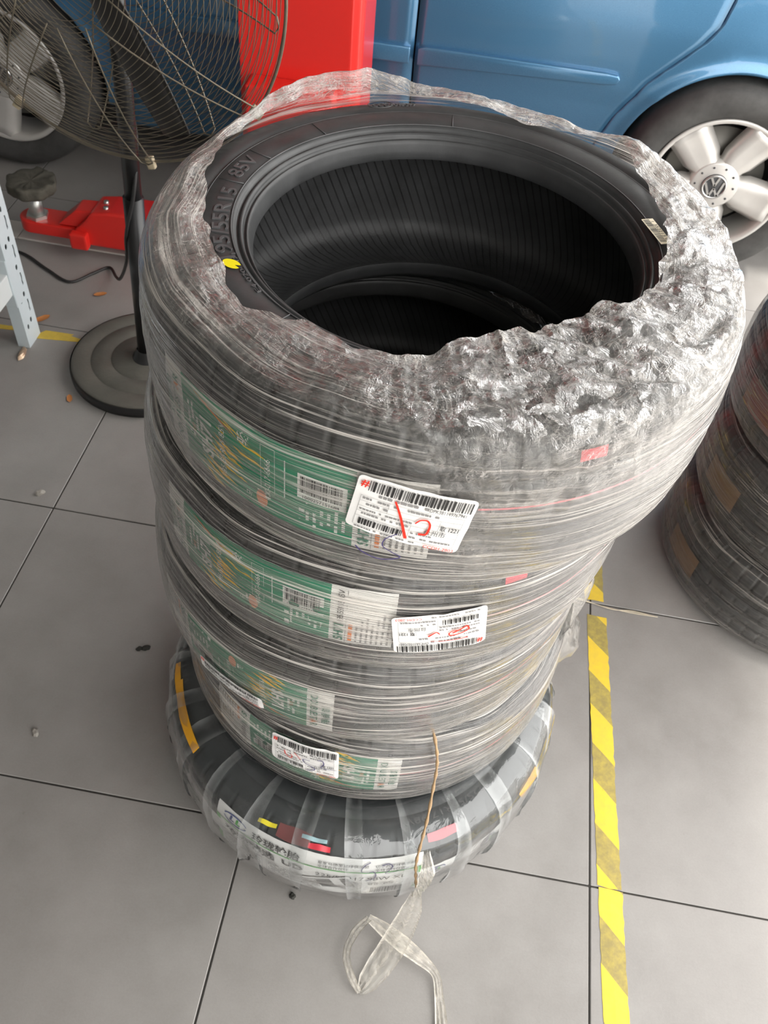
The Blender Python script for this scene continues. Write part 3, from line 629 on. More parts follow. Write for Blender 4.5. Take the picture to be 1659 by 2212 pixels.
def quad_map(TL, TR, BR, BL, W, H):
    """bilinear corners (theta deg, z) -> f(x, y)"""
    A = [np.array((math.radians(a), b)) for a, b in (BL, BR, TR, TL)]
    def f(x, y):
        u = x/W; v = y/H
        th = A[0][0]*(1-u)*(1-v)+A[1][0]*u*(1-v)+A[2][0]*u*v+A[3][0]*(1-u)*v
        z = A[0][1]*(1-u)*(1-v)+A[1][1]*u*(1-v)+A[2][1]*u*v+A[3][1]*(1-u)*v
        return th, z
    return f
def pink_ring(parent, z, a0, a1, mat, w=.0022, off=.0012):
    p = Patch(lambda x, y: (np.radians(a0)+x, z+y), 1, 1, PROF, off)
    return p.sheet('painted_line', 0, math.radians(a1-a0), -w/2, w/2, mat, parent, 0, 60, 1, 0, 0)

CT = [(-.417, -.012, .959), (-.447, .011, .7505), (-.462, .02, .542), (-.442, .028, .3355)]
TL = ['topmost film-wrapped tyre of the stack, open black bead with torn film around it',
      'film-wrapped tyre second from top of the stack, red loop on its white shipping label',
      'film-wrapped tyre third from top of the stack, green label ending in white at its front',
      'film-wrapped tyre fourth from top of the stack, violet 52 on its shipping label']
tyres = []
for i, (cx, cy, cz) in enumerate(CT):
    e = empty('wrapped_tyre', (cx, cy, cz), TL[i], 'tyre', 'tyres of the front stack'); tyres.append(e)
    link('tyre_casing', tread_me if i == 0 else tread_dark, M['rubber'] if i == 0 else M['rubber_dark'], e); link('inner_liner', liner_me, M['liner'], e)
film1 = link('stretch_film', film_mesh('stretch_film', 11, bottom1, top1, 1400, 170, 1.0, crumple1, layers1, 0.0, disp1), M['film'], tyres[0])
for i, sd in ((1, 23), (2, 37), (3, 51)):
    link('stretch_film', film_mesh('stretch_film', sd, std_bottom, std_top, 900, 84, 1.0, std_crumple, std_layers), M['film'], tyres[i])
# labels on the four tyres
tyre_label(tyres[0], -140.5, .002, 1, 1)
tyre_label(tyres[1], -138.3, .016, 1, 2)
tyre_label(tyres[2], -89.6, -.008, -1, 3)
tyre_label(tyres[3], -74.4, .018, -1, 4)
WS, HS = .098, .066
ship_label(tyres[0], quad_map((-96, .0565), (-77.4, .0415), (-79.3, -.0256), (-97.8, -.0080), WS, HS), WS, HS, 'DPK381149767941', 'a', seed=3)
ship_label(tyres[1], quad_map((-62.2, -.024), (-80.9, -.0286), (-82.5, .036), (-63.9, .047), WS, HS), WS, HS, 'DPK3A010070881', 'b', seed=14)
ship_label(tyres[2], quad_map((-127, -.016), (-107.2, -.0164), (-106.8, -.0416), (-127, -.043), WS, .026), WS, .026, 'DPK381149767', 'c', seed=25)
ship_label(tyres[3], quad_map((-109.9, .072), (-91.2, .079), (-90.7, .0105), (-109.5, .0055), WS, HS), WS, HS, 'DPK381149756213', 'd', seed=36)
# violet strokes that run from the top shipping label on to the film
pv = Patch(lambda x, y: (np.radians(x), y), 1, 1, PROF, .0112)
pv.stroke('p', [(-89.2, -.003), (-90.9, -.012), (-91.2, -.022), (-89.6, -.029), (-88.2, -.034), (-89.8, -.0395), (-92, -.0415), (-94.5, -.036), (-95.6, -.0295)], (.16, .12))
def pv_finish():
    # strokes were laid out in degrees across and metres up: rebuild with a metric width
    pv.bits.clear(); r = .3
    p2 = Patch(lambda x, y: (x/r, y), 1, 1, PROF, .0112); g = lambda a: math.radians(a)*r
    p2.stroke('p', [(g(a), b) for a, b in [(-89.2, -.003), (-90.9, -.012), (-91.2, -.022), (-89.6, -.029), (-88.2, -.034), (-89.8, -.0395), (-92, -.0415), (-94.5, -.036), (-95.6, -.0295)]], (.0009, .0016))
    p2.finish(film1, PRINT)
pv_finish()
for i in range(4):
    pink_ring(tyres[i], (.0235, .014, .012, .02)[i], -77, 20, M['pink'])
# red patch on the top tyre's tread, seen through the film
for i, (a, z) in enumerate(((-61.5, .066), (-60, .062))):
    p = Patch(lambda x, y, a=a, z=z: (np.radians(a)+x/.3, z+y), .03, .012, PROF, .001)
    p.sheet('red_mark', 0, .026, 0, .011, M['redtag'], tyres[i], 0, 6, 2)

# ---- moulded lettering on the top sidewall -----------------------------------------
def ring_text(parent, body, th_mid, r0, size, z, mat, arc=None, name='lettering', bold=0.0, thick=.0007, hollow=False):
    V, F = glyphs(body, bold); V = V*size
    L_ = V[:, 0].max()
    if arc: V = V*[math.radians(arc)*r0/L_, 1]; L_ = math.radians(arc)*r0
    th = math.radians(th_mid)+(L_/2-V[:, 0])/r0; r = r0+V[:, 1]
    n = len(V)
    top = np.stack([np.cos(th)*r, np.sin(th)*r, np.full(n, z+thick)], -1); bot = top.copy(); bot[:, 2] = z-.001
    ed = {}
    for f in F:
        for a, b in zip(f, f[1:]+f[:1]): ed[(a, b)] = 1
    walls = [(a, b, b+n, a+n) for (a, b) in ed if (b, a) not in ed]
    o = link(name, pymesh(name, np.concatenate([top, bot]), list(F)+walls), mat, parent, False); o['kind'] = 'stuff'; return o
zt = HW-.0008
ring_text(tyres[0], '195/55R15', 194.0, .2130, .0225, zt, M['emboss'], 32, thick=.0012)
ring_text(tyres[0], '85V', 166.5, .2190, .0225, zt, M['emboss'], 11, thick=.0012)
ring_text(tyres[0], 'CCC', 114.2, .2545, .0100, zt+.0004, M['emboss'], 4.4); ring_text(tyres[0], 'F018017', 108.2, .2545, .0070, zt+.0004, M['emboss'], 6.5)
ring_text(tyres[0], 'E4 0206271', 216.5, .2115, .0060, zt, M['emboss'], 17)
def torus_ring(name, cx, cy, z, a, b, w, mat, parent):
    t = np.linspace(0, 2*PI, 28, endpoint=False)
    return link(name, tube_mesh(name, [(cx+a*math.cos(x)*math.cos(b)-w*math.sin(x)*math.sin(b), cy+a*math.cos(x)*math.sin(b)+w*math.sin(x)*math.cos(b), z) for x in t], .0006, 5, True), mat, parent)
torus_ring('moulded_oval', .2595*math.cos(math.radians(114.2)), .2595*math.sin(math.radians(114.2)), zt+.0004, .0145, math.radians(24), .008, M['emboss'], tyres[0])
for a in (158.5, 174.5, 136, 95, 211.5, 236):                     # thin moulded radial ribs
    ca, sa = math.cos(math.radians(a)), math.sin(math.radians(a))
    link('moulded_rib', tube_mesh('moulded_rib', [(ca*r, sa*r, zt+.0003) for r in (.2115, .225, .2385)], .0006, 5), M['emboss'], tyres[0])
for r_ in (.2405, .2105):
    link('moulded_line', tube_mesh('moulded_line', [(math.cos(t)*r_, math.sin(t)*r_, zt+.0001) for t in np.linspace(0, 2*PI, 180, endpoint=False)], .0007, 5, True), M['emboss'], tyres[0])
# knurled band and shoulder notches on the upper edge of the sidewall, at the back
def knurl(parent):
    V = []; F = []
    for k in range(46):
        a = math.radians(128-k*.42); da = math.radians(.16)
        for aa in (a, a+da):
            for r in (.262, .2735): V.append((math.cos(aa)*r, math.sin(aa)*r, .1015 if r < .27 else .0975))
        n = len(V)-4; F += [(n, n+1, n+3, n+2)]
    o = link('knurled_band', pymesh('knurled_band', V, F), M['emboss'], parent, False); o['kind'] = 'stuff'
knurl(tyres[0])
# yellow balance dot, bar code sticker
e = [(.0095*math.cos(a), .0060*math.sin(a)) for a in np.linspace(.55, 2*PI-.15, 26)]+[(.0035, .0003)]
V = [(x, y, .0) for x, y in e]; yd = link('yellow_dot', pymesh('yellow_dot', V, [tuple(range(len(V)))]), M['ydot'], tyres[0], False)
yd.location = (-.602+.417, -.130+.012, zt+.0012); yd.rotation_euler = (0, 0, math.radians(-25))
def bead_sticker(parent):
    c = np.array((-.2115+.417, .034+.012, .1046)); ang = math.radians(-66)
    ex = np.array((math.cos(ang), math.sin(ang), 0)); ey = np.array((-math.sin(ang), math.cos(ang), 0))
    def quad(x0, x1, y0, y1, z): return [c+ex*a+ey*b+np.array((0, 0, z)) for a, b in ((x0, y0), (x1, y0), (x1, y1), (x0, y1))]
    o = link('bead_sticker', pymesh('bead_sticker', quad(-.0225, .0225, -.0065, .0065, 0), [(0, 1, 2, 3)]), M['stick'], parent, False)
    V = []; F = []; q = random.Random(5); x = -.0205
    while x < .0195:
        w = q.choice((.0007, .0007, .0014)); n = len(V); V += quad(x, x+w, -.0055, .0012, .0004); F.append((n, n+1, n+2, n+3)); x += w+q.choice((.0007, .0012))
    b = link('barcode', pymesh('barcode', V, F), M['ink'], o, False); b['kind'] = 'stuff'
    V2, F2 = glyphs('1 352213 0'); V2 = V2*[.034/V2[:, 0].max(), .0052]
    b2 = link('lettering', pymesh('lettering', [c+ex*(-.017+a)+ey*(.0018+b*1.0)+np.array((0, 0, .0004)) for a, b in V2], F2), M['ink'], o, False); b2['kind'] = 'stuff'
bead_sticker(tyres[0])

# ------------------------------------------------------------------ bottom tyre in clear bands
t5 = empty('wrapped_tyre', (-.445, -.012, .114), 'wide tyre at the bottom of the stack in clear overlapping bands with a white label', 'tyre', 'tyres of the front stack')
link('tyre_casing', tread_mesh('tyre_casing', .3285, .114, .216, 540, 9), M['rubber2'], t5)
link('inner_liner', liner_mesh('inner_liner', .3285, .114, .216), M['liner'], t5)
BANDP = np.array([(.232, .113), (.262, .1195), (.289, .1165), (.309, .108), (.323, .0935), (.332, .070), (.3365, .035), (.337, 0), (.3365, -.03), (.333, -.065), (.324, -.0915), (.309, -.1075), (.285, -.1125)])
def band_mesh(k, th0, dth, seed):
    q = random.Random(seed); nu, M_ = 10, 60
    s = np.linspace(0, 1, M_); pr = np.stack([np.interp(s, np.linspace(0, 1, len(BANDP)), BANDP[:, c]) for c in (0, 1)], 1)
    u = np.linspace(-1, 1, nu+1); sk = q.uniform(-.10, .10)
    TH = th0+u[:, None]*dth/2+sk*(s[None, :]-.5)*1.1
    ctr = th0+sk*(s[None, :]-.5)*1.1
    bulge = (1/np.cos((TH-ctr)*.85))                           # straight between the band's edges
    R = pr[None, :, 0]*np.minimum(bulge, 1.025)*.998+.0012*(k % 3)+.0016*vnoise(u[:, None]*2.2+seed*3+0*s[None, :], s[None, :]*16+0*u[:, None], seed)
    Z = pr[None, :, 1]*(1+.004*(k % 3))+.0012*vnoise(u[:, None]*2+seed+0*s[None, :], s[None, :]*11+0*u[:, None], seed+5)
    Z = np.maximum(Z, -.1135)
    P = np.stack([np.cos(TH)*R, np.sin(TH)*R, Z+0*TH], -1)
    ly = np.ones_like(TH)*q.uniform(.2, .7); ly[0] = 4.5; ly[1] = 1.0; ly[-1] = 2.6
    return gridmesh('film_band', P, attrs={'layers': ly})
NB = 24
for k in range(NB):
    link('film_band', band_mesh(k, 2*PI*k/NB+rnd.uniform(-.03, .03), 2*PI/NB*1.28, 100+k), M['clear'], t5)
def big_label(parent):
    W, H = .345, .135; r = .331; th0 = math.radians(-123.8)
    f = lambda x, y: (th0+x/r, -.050+y+.010*np.sin(np.clip(x/W, -1, 2)*PI)*0)
    p = Patch(f, W, H, PROF5, .0045)
    lab = p.sheet('paper_label', 0, W, 0, H, M['paper'], parent, 0, 84, 20, 0, .0004, 9)
    p.rect('bg', 0, .008, .004, .103, .0009); p.rect('bg', W-.010, W, .004, .098, .0009)
    xs = np.linspace(0, W, 40)
    for a, b in zip(xs[:-1], xs[1:]): p.poly('bg', [(a, .0985), (b, .0985), (b, .1015), (a, .1015)], .0009)
    # oval maker's mark
    t = np.linspace(.35, 2*PI-.35, 40); cx, cy = .038, .118
    rot = .0
    for s0, s1 in ((.25, PI-.25), (PI+.25, 2*PI-.25)):
        tt = np.linspace(s0, s1, 22); o_ = [(cx+.0235*math.cos(a), cy+.0125*math.sin(a)) for a in tt]; i_ = [(cx+.0215*math.cos(a), cy+.0095*math.sin(a)) for a in tt]
        for a in range(21): p.poly('nv', [o_[a], o_[a+1], i_[a+1], i_[a]], .0010)
    for key, x0 in (('nv', cx-.011), ('bg', cx+.001)):
        p.poly(key, [(x0, cy-.006), (x0+.004, cy-.006), (x0+.006, cy+.007), (x0+.002, cy+.007)], .0010); p.poly(key, [(x0, cy-.006), (x0+.009, cy-.006), (x0+.0095, cy-.0035), (x0+.0004, cy-.0035)], .0010)
    sl = lambda body, x, y, size, width, key='k', bold=.02: p.text(key, body, x, y, size, 0, bold, .0018, width)
    sl('玲珑轮胎', .072, .108, .0200, .082)
    sl('玲珑臻选', .020, .070, .0250, .094, 'k', .03); sl('UD', .126, .073, .0215, .034, 'k', .035)
    sl('皇家马德里足球俱乐部', .182, .1165, .0080, .078, 'k', 0); sl('全球合作伙伴', .182, .107, .0080, .047, 'k', 0)
    sl('切尔西足球俱乐部', .270, .1165, .0080, .062, 'k', 0); sl('全球合作伙伴', .270, .107, .0080, .047, 'k', 0)
    sl('225/50R17 98W XL', .180, .072, .0170, .140, 'k', .0)
    sl('静音 · 抓地', .262, .053, .009, .040, 'k', 0)
    p.frame('line', .010, .090, .006, .060, .0005); p.frame('line', .098, .175, .010, .056, .0005)
    for k in range(9): p.dashes('fine', .014, .086, .009+.0056*k, .0026, 60+k)
    for k in range(8): p.dashes('fine', .101, .172, .013+.0052*k, .0024, 80+k)
    o_ = [(.186+.008*math.cos(a), .055+.006*math.sin(a)) for a in np.linspace(0, 2*PI, 22)]
    for a in range(21): p.stroke('line', [o_[a], o_[a+1]], .0008)
    p.barcode('bar', .268, .334, .010, .036, 31, lift=.0013, mod=.0009)
    # violet handwriting
    p.stroke('p', [(.262, .131), (.254, .123), (.249, .108), (.258, .104), (.268, .106), (.272, .092), (.268, .078), (.258, .070)], (.0014, .0022), .0018)
    p.stroke('p', [(.280, .122), (.290, .125), (.296, .116), (.286, .098), (.300, .100), (.322, .108)], (.0022, .0010), .0018)
    p.finish(lab, PRINT)
    # small dispatch sticker pasted askew over the lower edge
    c, n = math.cos(.42), math.sin(.42)
    f2 = lambda x, y: (th0+(.168+x*c-y*n)/r, -.050+(.012+x*n+y*c))
    s = Patch(f2, .10, .05, PROF5, .0066)
    st = s.sheet('shipping_label', 0, .088, 0, .042, M['paper'], parent, 0, 20, 10, .002, .0006, 4)
    s.barcode('bar', .030, .055, .006, .038, 5, True); s.barcode('bar', .070, .084, .004, .038, 6, True)
    for k in range(6): s.dashes('fine', .003, .028, .005+.006*k, .0024, 90+k)
    s.finish(st, PRINT)
    # narrow white strip that carries on round the tread
    for a0, a1, nm in ((-64.5, 40, 0), (40, 150, 0), (150, 236.2, 1)):
        f3 = lambda x, y, a0=a0: (math.radians(a0)+x/r, -.014+y)
        Ls = math.radians(a1-a0)*r; s3 = Patch(f3, Ls, .042, PROF5, .0035)
        stp = s3.sheet('paper_strip', 0, Ls, 0, .042, M['paper'], parent, 0, 70, 5, 0, .0008, 6)
        for x in ((.030, .130, .25) if nm == 0 else (.385, .455)):
            for g0, g1 in ((.25, PI-.25), (PI+.25, 2*PI-.25)):
                tt = np.linspace(g0, g1, 16); o_ = [(x+.017*math.cos(a), .021+.0125*math.sin(a)) for a in tt]; i_ = [(x+.0155*math.cos(a), .021+.0098*math.sin(a)) for a in tt]
                for a in range(15): s3.poly('nv', [o_[a], o_[a+1], i_[a+1], i_[a]], .0010)
            s3.poly('nv', [(x-.007, .014), (x, .014), (x+.002, .028), (x-.002, .028)], .001); s3.poly('bg', [(x+.001, .014), (x+.008, .014), (x+.006, .028), (x+.003, .028)], .001)
        if nm == 1:
            s3.text('k', 'LINGLONG', .431, .032, .0260, PI, .02, .0012, .095); s3.text('k', 'LINGLONG', .30, .032, .0260, PI, .02, .0012, .095)
        else:
            s3.text('k', 'L', .008, .012, .0200, 0, .03, .0012, .006); s3.text('k', 'LINGLONG', .150+.09, .032, .0260, PI, .02, .0012, .085)
        s3.finish(stp, PRINT)
big_label(t5)
# coloured slips under the clear bands
def slip(parent, name, a, r, z, L_, W_, mat, tilt=0, seed=1):
    """slip of plastic lying on the shoulder: along the tread L_, across W_"""
    n = 14; P = np.zeros((n+1, 5, 3))
    for i in range(n+1):
        for j in range(5):
            x = (i/n-.5)*L_; y = (j/4-.5)*W_*(1-.35*abs(i/n-.5))
            th = math.radians(a)+x/r; rr = r+y*.75+tilt*x; zz = z-y*.62+.0012*math.sin(i*.55+seed)
            P[i, j] = (math.cos(th)*rr, math.sin(th)*rr, zz)
    return link(name, gridmesh(name, P), mat, parent)
slip(t5, 'amber_strip', -150, .312, .1065, .13, .018, M['amber'], .02, 2)
slip(t5, 'amber_strip', -163, .314, .1050, .06, .014, M['amber'], -.03, 5)
slip(t5, 'dark_red_slip', -100, .314, .1015, .052, .026, M['darkred'], 0, 3)
slip(t5, 'red_slip', -92.5, .319, .0985, .034, .010, M['redtag'], 0, 4)
slip(t5, 'pale_blue_slip', -94.5, .311, .1045, .042, .007, M['cyan'], 0, 6)
slip(t5, 'yellow_slip', -108, .314, .102, .030, .008, M['ydot'], -.12, 6)
slip(t5, 'red_slip', -58, .312, .1035, .050, .016, M['redtag'], 0, 2)
slip(t5, 'amber_strip', -24, .331, .05, .06, .014, M['amber'], 0, 2)
# raised name on the visible shoulder of the bottom tyre
ring_text(t5, '225/50R17 98W', -55, .280, .014, .113, M['emboss'], 30)

# ------------------------------------------------------------------ loose film, twine, ribbon
def sheet_strip(name, ctr, widths, dirs, mat, parent=None, nv=6, seed=1, amp=.002, n=8, layers=1.0):
    C_ = np.array(smooth_path(ctr, n)); m = len(C_); t = np.linspace(0, 1, m); k = np.linspace(0, 1, len(widths))
    Wd = np.interp(t, k, widths); D = np.stack([np.interp(t, k, [d[c] for d in dirs]) for c in range(3)], 1); D /= np.linalg.norm(D, axis=1)[:, None]
    v = np.linspace(-.5, .5, nv+1)
    P = C_[:, None, :]+D[:, None, :]*(Wd[:, None]*v[None, :])[..., None]
    T_ = np.gradient(C_, axis=0); T_ /= np.linalg.norm(T_, axis=1)[:, None]; Nn = np.cross(T_, D)
    wob = amp*vnoise(t[:, None]*30+0*v, v[None, :]*5+0*t[:, None]+3, seed)+amp*.9*np.cos(np.arange(nv+1)*PI)[None, :]
    P = P+Nn[:, None, :]*wob[..., None]
    ly = np.ones(P.shape[:2])*layers; ly[:, 0] = 2.2*layers; ly[:, -1] = 2.2*layers; ly[:, nv//2] = 1.5*layers
    return link(name, gridmesh(name, P, attrs={'layers': ly}), mat, parent)
tail = empty('film_tail', (-.307, -.334, .0), 'twisted brown film tail hanging down the stack and spreading over the floor', 'packing film')
def rel(pts): return [(x+.307, y+.334, z) for x, y, z in pts]
tw = smooth_path(rel([(-.334, -.226, .461), (-.322, -.252, .444), (-.3145, -.257, .398), (-.312, -.266, .345), (-.3135, -.303, .330), (-.3155, -.325, .295), (-.316, -.338, .250), (-.312, -.345, .215), (-.307, -.350, .182)]), 10)
link('twisted_cord', tube_mesh('twisted_cord', tw, [.0021+.0006*math.sin(i*1.1) for i in range(len(tw))], 7), M['twine'], tail)
sheet_strip('knotted_film', rel([(-.304, -.326, .262), (-.297, -.345, .225), (-.300, -.351, .185), (-.305, -.353, .150)]), [.010, .026, .020, .014], [(1, .3, .2)]*4, M['ribbon'], tail, 7, 4, .004)
sheet_strip('film_ribbon', rel([(-.305, -.352, .165), (-.306, -.362, .110), (-.312, -.376, .055), (-.322, -.396, .016), (-.338, -.425, .006), (-.352, -.450, .006), (-.3615, -.466, .004)]), [.016, .034, .040, .042, .040, .032, .010], [(1, .1, 0), (1, .1, 0), (1, -.1, 0), (.9, -.4, 0), (.85, -.5, 0), (.85, -.5, 0), (.7, -.6, 0)], M['ribbon'], tail, 8, 5, .0018, 8, .75)
sheet_strip('film_ribbon', rel([(-.3615, -.466, .004), (-.378, -.448, .012), (-.392, -.418, .016), (-.385, -.386, .018), (-.366, -.360, .022)]), [.008, .013, .014, .017, .013], [(1, .5, .2), (1, .4, .4), (1, 0, .5), (.9, -.5, .4), (.8, -.6, .2)], M['ribbon'], tail, 5, 7, .0016, 8, 1.3)
sheet_strip('film_ribbon', rel([(-.366, -.360, .022), (-.338, -.372, .018), (-.305, -.388, .016), (-.275, -.403, .014), (-.2475, -.421, .010), (-.238, -.450, .006), (-.229, -.492, .005), (-.222, -.540, .004), (-.220, -.590, .004)]), [.012, .022, .026, .020, .012, .014, .020, .022, .02], [(.3, .9, .3), (.3, .9, .3), (.4, .9, .2), (.5, .8, .2), (.9, .4, .2), (1, .1, .1), (1, .1, .1), (1, 0, 0), (1, 0, 0)], M['ribbon'], tail, 6, 9, .0018, 8, 1.3)
# slack pouch of film behind the right side of the third tyre, with a pale thread over the tape
def pouch(parent):
    n, m = 26, 14; P = np.zeros((n, m, 3))
    for i in range(n):
        t = i/(n-1); z = .50-.24*t; w = .085*math.sin(PI*min(1, .12+t*.9))**.7+.004
        for j in range(m):
            a = (j/(m-1)-.5)*PI; cx = -.155+.006*math.sin(t*9); cy = .055
            P[i, j] = (cx+.062*math.sin(PI*(.2+.8*(1-abs(t-.35))))*math.cos(a)*(.7+.3*math.sin(3*t)), cy+w*math.sin(a), z+.006*math.sin(j*1.7+i*.8))
    P += (.004*vnoise(np.arange(n)[:, None]*.6+0*np.arange(m), np.arange(m)[None, :]*.8+0*np.arange(n)[:, None], 4))[..., None]
    o = tyres[2]; off = np.array(o.location)
    ly = np.ones((n, m))*1.0; ly[:, 0] = 2; ly[0] = 2; ly[-1] = 2
    link('film_pouch', gridmesh('film_pouch', P-off, attrs={'layers': ly}), M['pouch'], o)
pouch(tyres[2])
th = empty('packing_thread', (.02, .36, 0), 'pale frayed packing thread lying across the joint beside the hazard tape', 'thread')
for k in range(3):
    pts = smooth_path([(-.055, .004+.003*k, .006), (.02, -.004-.002*k, .005+.001*k), (.07, -.006+.003*k, .003), (.125, -.004, .002)], 8)
    link('strand', tube_mesh('strand', pts, .0008, 5), M['twinepale'], th)

# ------------------------------------------------------------------ second stack at the right
RS = [(.452, .578), (.458, .585), (.450, .580)]
RL = ['lowest dusty wrapped tyre of the second stack, standing on the floor', 'middle dusty wrapped tyre of the second stack beside the hazard tape', 'upper dusty wrapped tyre of the second stack beside the hazard tape']
film_r = [film_mesh('stretch_film', 71, std_bottom, std_top, 500, 64, 1.4, std_crumple, std_layers), film_mesh('stretch_film', 83, std_bottom, std_top, 500, 64, 1.4, std_crumple, std_layers)]
for i in range(3):
    e = empty('wrapped_tyre', (RS[i][0], RS[i][1], .1055+i*.2095), RL[i], 'tyre', 'tyres of the second stack'); e.rotation_euler = (0, 0, i*1.7)
    link('tyre_casing', tread_dark, M['rubber_dark'], e); link('inner_liner', liner_me, M['liner'], e)
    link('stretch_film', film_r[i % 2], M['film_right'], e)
    p = Patch(lambda x, y, i=i: (math.radians(190)-i*1.7+x/.3, -.04+y), .12, .08, PROF, .001)
    p.sheet('red_mark' if i == 2 else 'brown_mark', 0, .11, 0, .06, M['darkred'] if i == 2 else M['brownmark'], e, 0, 12, 4)

# ------------------------------------------------------------------ hazard tape
tape = empty('hazard_tape', (0, 0, 0), 'long yellow hazard tape stuck on the floor along the tile joint right of the stack', 'tape')
def tape_piece(x_l, y0, y1, seed, name='tape_strip'):
    q = random.Random(seed); n = max(8, int((y1-y0)/.012)); V = []; F = []
    for i in range(n+1):
        y = y0+(y1-y0)*i/n; xl = x_l(y)+q.uniform(-.0008, .0008); xr = xl+.0415+q.uniform(-.0012, .0008)
        V += [(xl, y+(q.uniform(-.003, .003) if i in (0, n) else 0), .0006), (xl+.02, y+(q.uniform(-.004, .004) if i in (0, n) else 0), .0009), (xr, y, .0006)]
    for i in range(n):
        for j in (0, 1): F.append((i*3+j, i*3+j+1, (i+1)*3+j+1, (i+1)*3+j))
    o = link(name, pymesh(name, V, F), M['tape'], tape, False)
    sd = o.modifiers.new('thickness', 'SOLIDIFY'); sd.thickness = .0004; return o
xl = lambda y: -.0075-(y-.33)*.0375
tape_piece(xl, -.232, .331, 1); tape_piece(lambda y: xl(y)+.001, -1.0, -.236, 2); tape_piece(lambda y: xl(y)-.003, .372, .95, 3)
old = empty('worn_tape', (-1.46, .915, 0), 'torn remnant of plain yellow tape on the floor behind the shelf post', 'tape')
for k, poly in enumerate(([(-.02, -.01), (.10, .004), (.12, .012), (.07, .022), (.075, .03), (.0, .028), (-.01, .015)], [(.095, -.006), (.16, .004), (.165, .018), (.10, .008)], [(-.16, .0), (-.06, .01), (-.05, .03), (-.10, .022), (-.17, .02)])):
    link('tape_scrap', prism_mesh('tape_scrap', poly, .0002, .001, 'xy'), M['tapeold'], old, False)

# ------------------------------------------------------------------ pedestal fan
fan = empty('pedestal_fan', (-1.154, .872, 0), 'large pedestal fan with wire cage and round dark base behind the stack', 'fan')
fo = np.array((-1.154, .872, 0))
bp_ = [(0, .034), (.03, .034), (.088, .0335), (.0895, .0315), (.092, .0315), (.0935, .0335), (.138, .0325), (.1395, .0305), (.142, .0305), (.1435, .032), (.182, .031), (.189, .029), (.192, .024), (.192, .006), (.189, 0), (0, 0)]
link('base', lathe_mesh('base', bp_, 72), M['fanbase'], fan)
link('base_skirt', lathe_mesh('base_skirt', [(.1925, .0275), (.1945, .024), (.1945, .002), (.192, .001), (.190, .002), (.1905, .0275)], 72), M['blackp'], fan)
link('pole_collar', lathe_mesh('pole_collar', [(.023, .060), (.026, .056), (.030, .045), (.034, .040), (.038, .0335)], 32), M['blackp'], fan)
link('pole', tube_mesh('pole', [(0, 0, .034), (.024, .003, .48)], .0225, 20), M['blackp'], fan)
link('upper_pole', tube_mesh('upper_pole', [(.0235, .003, .46), (.049, .006, .94)], .0185, 20), M['blackp'], fan)
ya, tb = math.radians(11), math.radians(4)
E1 = np.array((math.cos(ya), -math.sin(ya), 0)); NN = np.array((-math.sin(ya)*math.cos(tb), -math.cos(ya)*math.cos(tb), -math.sin(tb))); E2 = np.cross(NN, E1)*1.0
if E2[2] < 0: E2 = -E2
HB = np.array((-1.118, .775, .992))-fo
RC = .378
def fp(rho, a, d): return HB+E1*rho*math.cos(a)+E2*rho*math.sin(a)+NN*d
dome = lambda q: .075*(1-(q/RC)**2.6)
guard = bpy.data.objects.new('wire_guard', None); COL.objects.link(guard); guard.parent = fan
for side in (1, -1):
    rho = .085
    while rho < RC-.004:
        link('guard_ring', tube_mesh('guard_ring', [fp(rho, a, side*(.012+dome(rho))) for a in np.linspace(0, 2*PI, 96, endpoint=False)], .00075, 5, True), M['wire'], guard)
        rho += .0098
link('guard_rim', tube_mesh('guard_rim', [fp(RC, a, 0) for a in np.linspace(0, 2*PI, 120, endpoint=False)], .0030, 8, True), M['wire'], guard)
for side, a0 in ((1, -78.5), (-1, -56)):
    for k in range(8):
        a = math.radians(a0+45*k); end = RC-.006 if side == 1 else RC-.026
        L_ = []
        for s_ in np.linspace(0, 1, 9):
            rho = .10+(end-.10)*s_; L_.append((rho, a+(.030-.016*s_)/rho))
        R_ = [(rho, 2*a-x) for rho, x in L_][::-1]
        link('guard_spoke', tube_mesh('guard_spoke', [fp(r, x, side*(.0145+dome(r))) for r, x in L_+[(end+.006, a)]+R_], .0015, 6), M['wire'], guard)
        if side == 1:
            o = link('guard_clip', box_mesh('guard_clip', -.008, .008, -.006, .006, -.012, .012, .002), M['clip'], guard); o.location = fp(RC, a, .006)
            o.rotation_euler = (0, -(a+PI/2), 0)
link('hub_badge', tube_mesh('hub_badge', [fp(0, 0, .083), fp(0, 0, .091)], [.052, .046], 32), M['blade'], guard)
rotor = bpy.data.objects.new('blade_rotor', None); COL.objects.link(rotor); rotor.parent = fan
for k in range(3):
    a = math.radians(-64+120*k); P = np.zeros((12, 7, 3))
    for i in range(12):
        rho = .03+.30*i/11; wd = .035+.085*math.sin(PI*min(1, .15+.62*i/11))
        for j in range(7):
            x = (j/6-.5)*wd; aa = a+x/rho if rho > .08 else a+x/.08
            P[i, j] = fp(rho, aa, .008+x*.45+.006*math.sin(j))
    o = link('fan_blade', gridmesh('fan_blade', P), M['blade'], rotor); sd = o.modifiers.new('thickness', 'SOLIDIFY'); sd.thickness = .003
link('blade_hub', tube_mesh('blade_hub', [fp(0, 0, -.03), fp(0, 0, .035)], [.05, .045], 28), M['blade'], rotor)
link('motor', tube_mesh('motor', [fp(0, 0, -.20), fp(0, 0, -.185), fp(0, 0, -.09), fp(0, 0, -.08)], [.05, .075, .08, .06], 28), M['motor'], fan)
link('motor_bracket', tube_mesh('motor_bracket', [(.049, .006, .92), (.049, .012, .96), fp(0, 0, -.13)], [.02, .022, .022], 14), M['blackp'], fan)
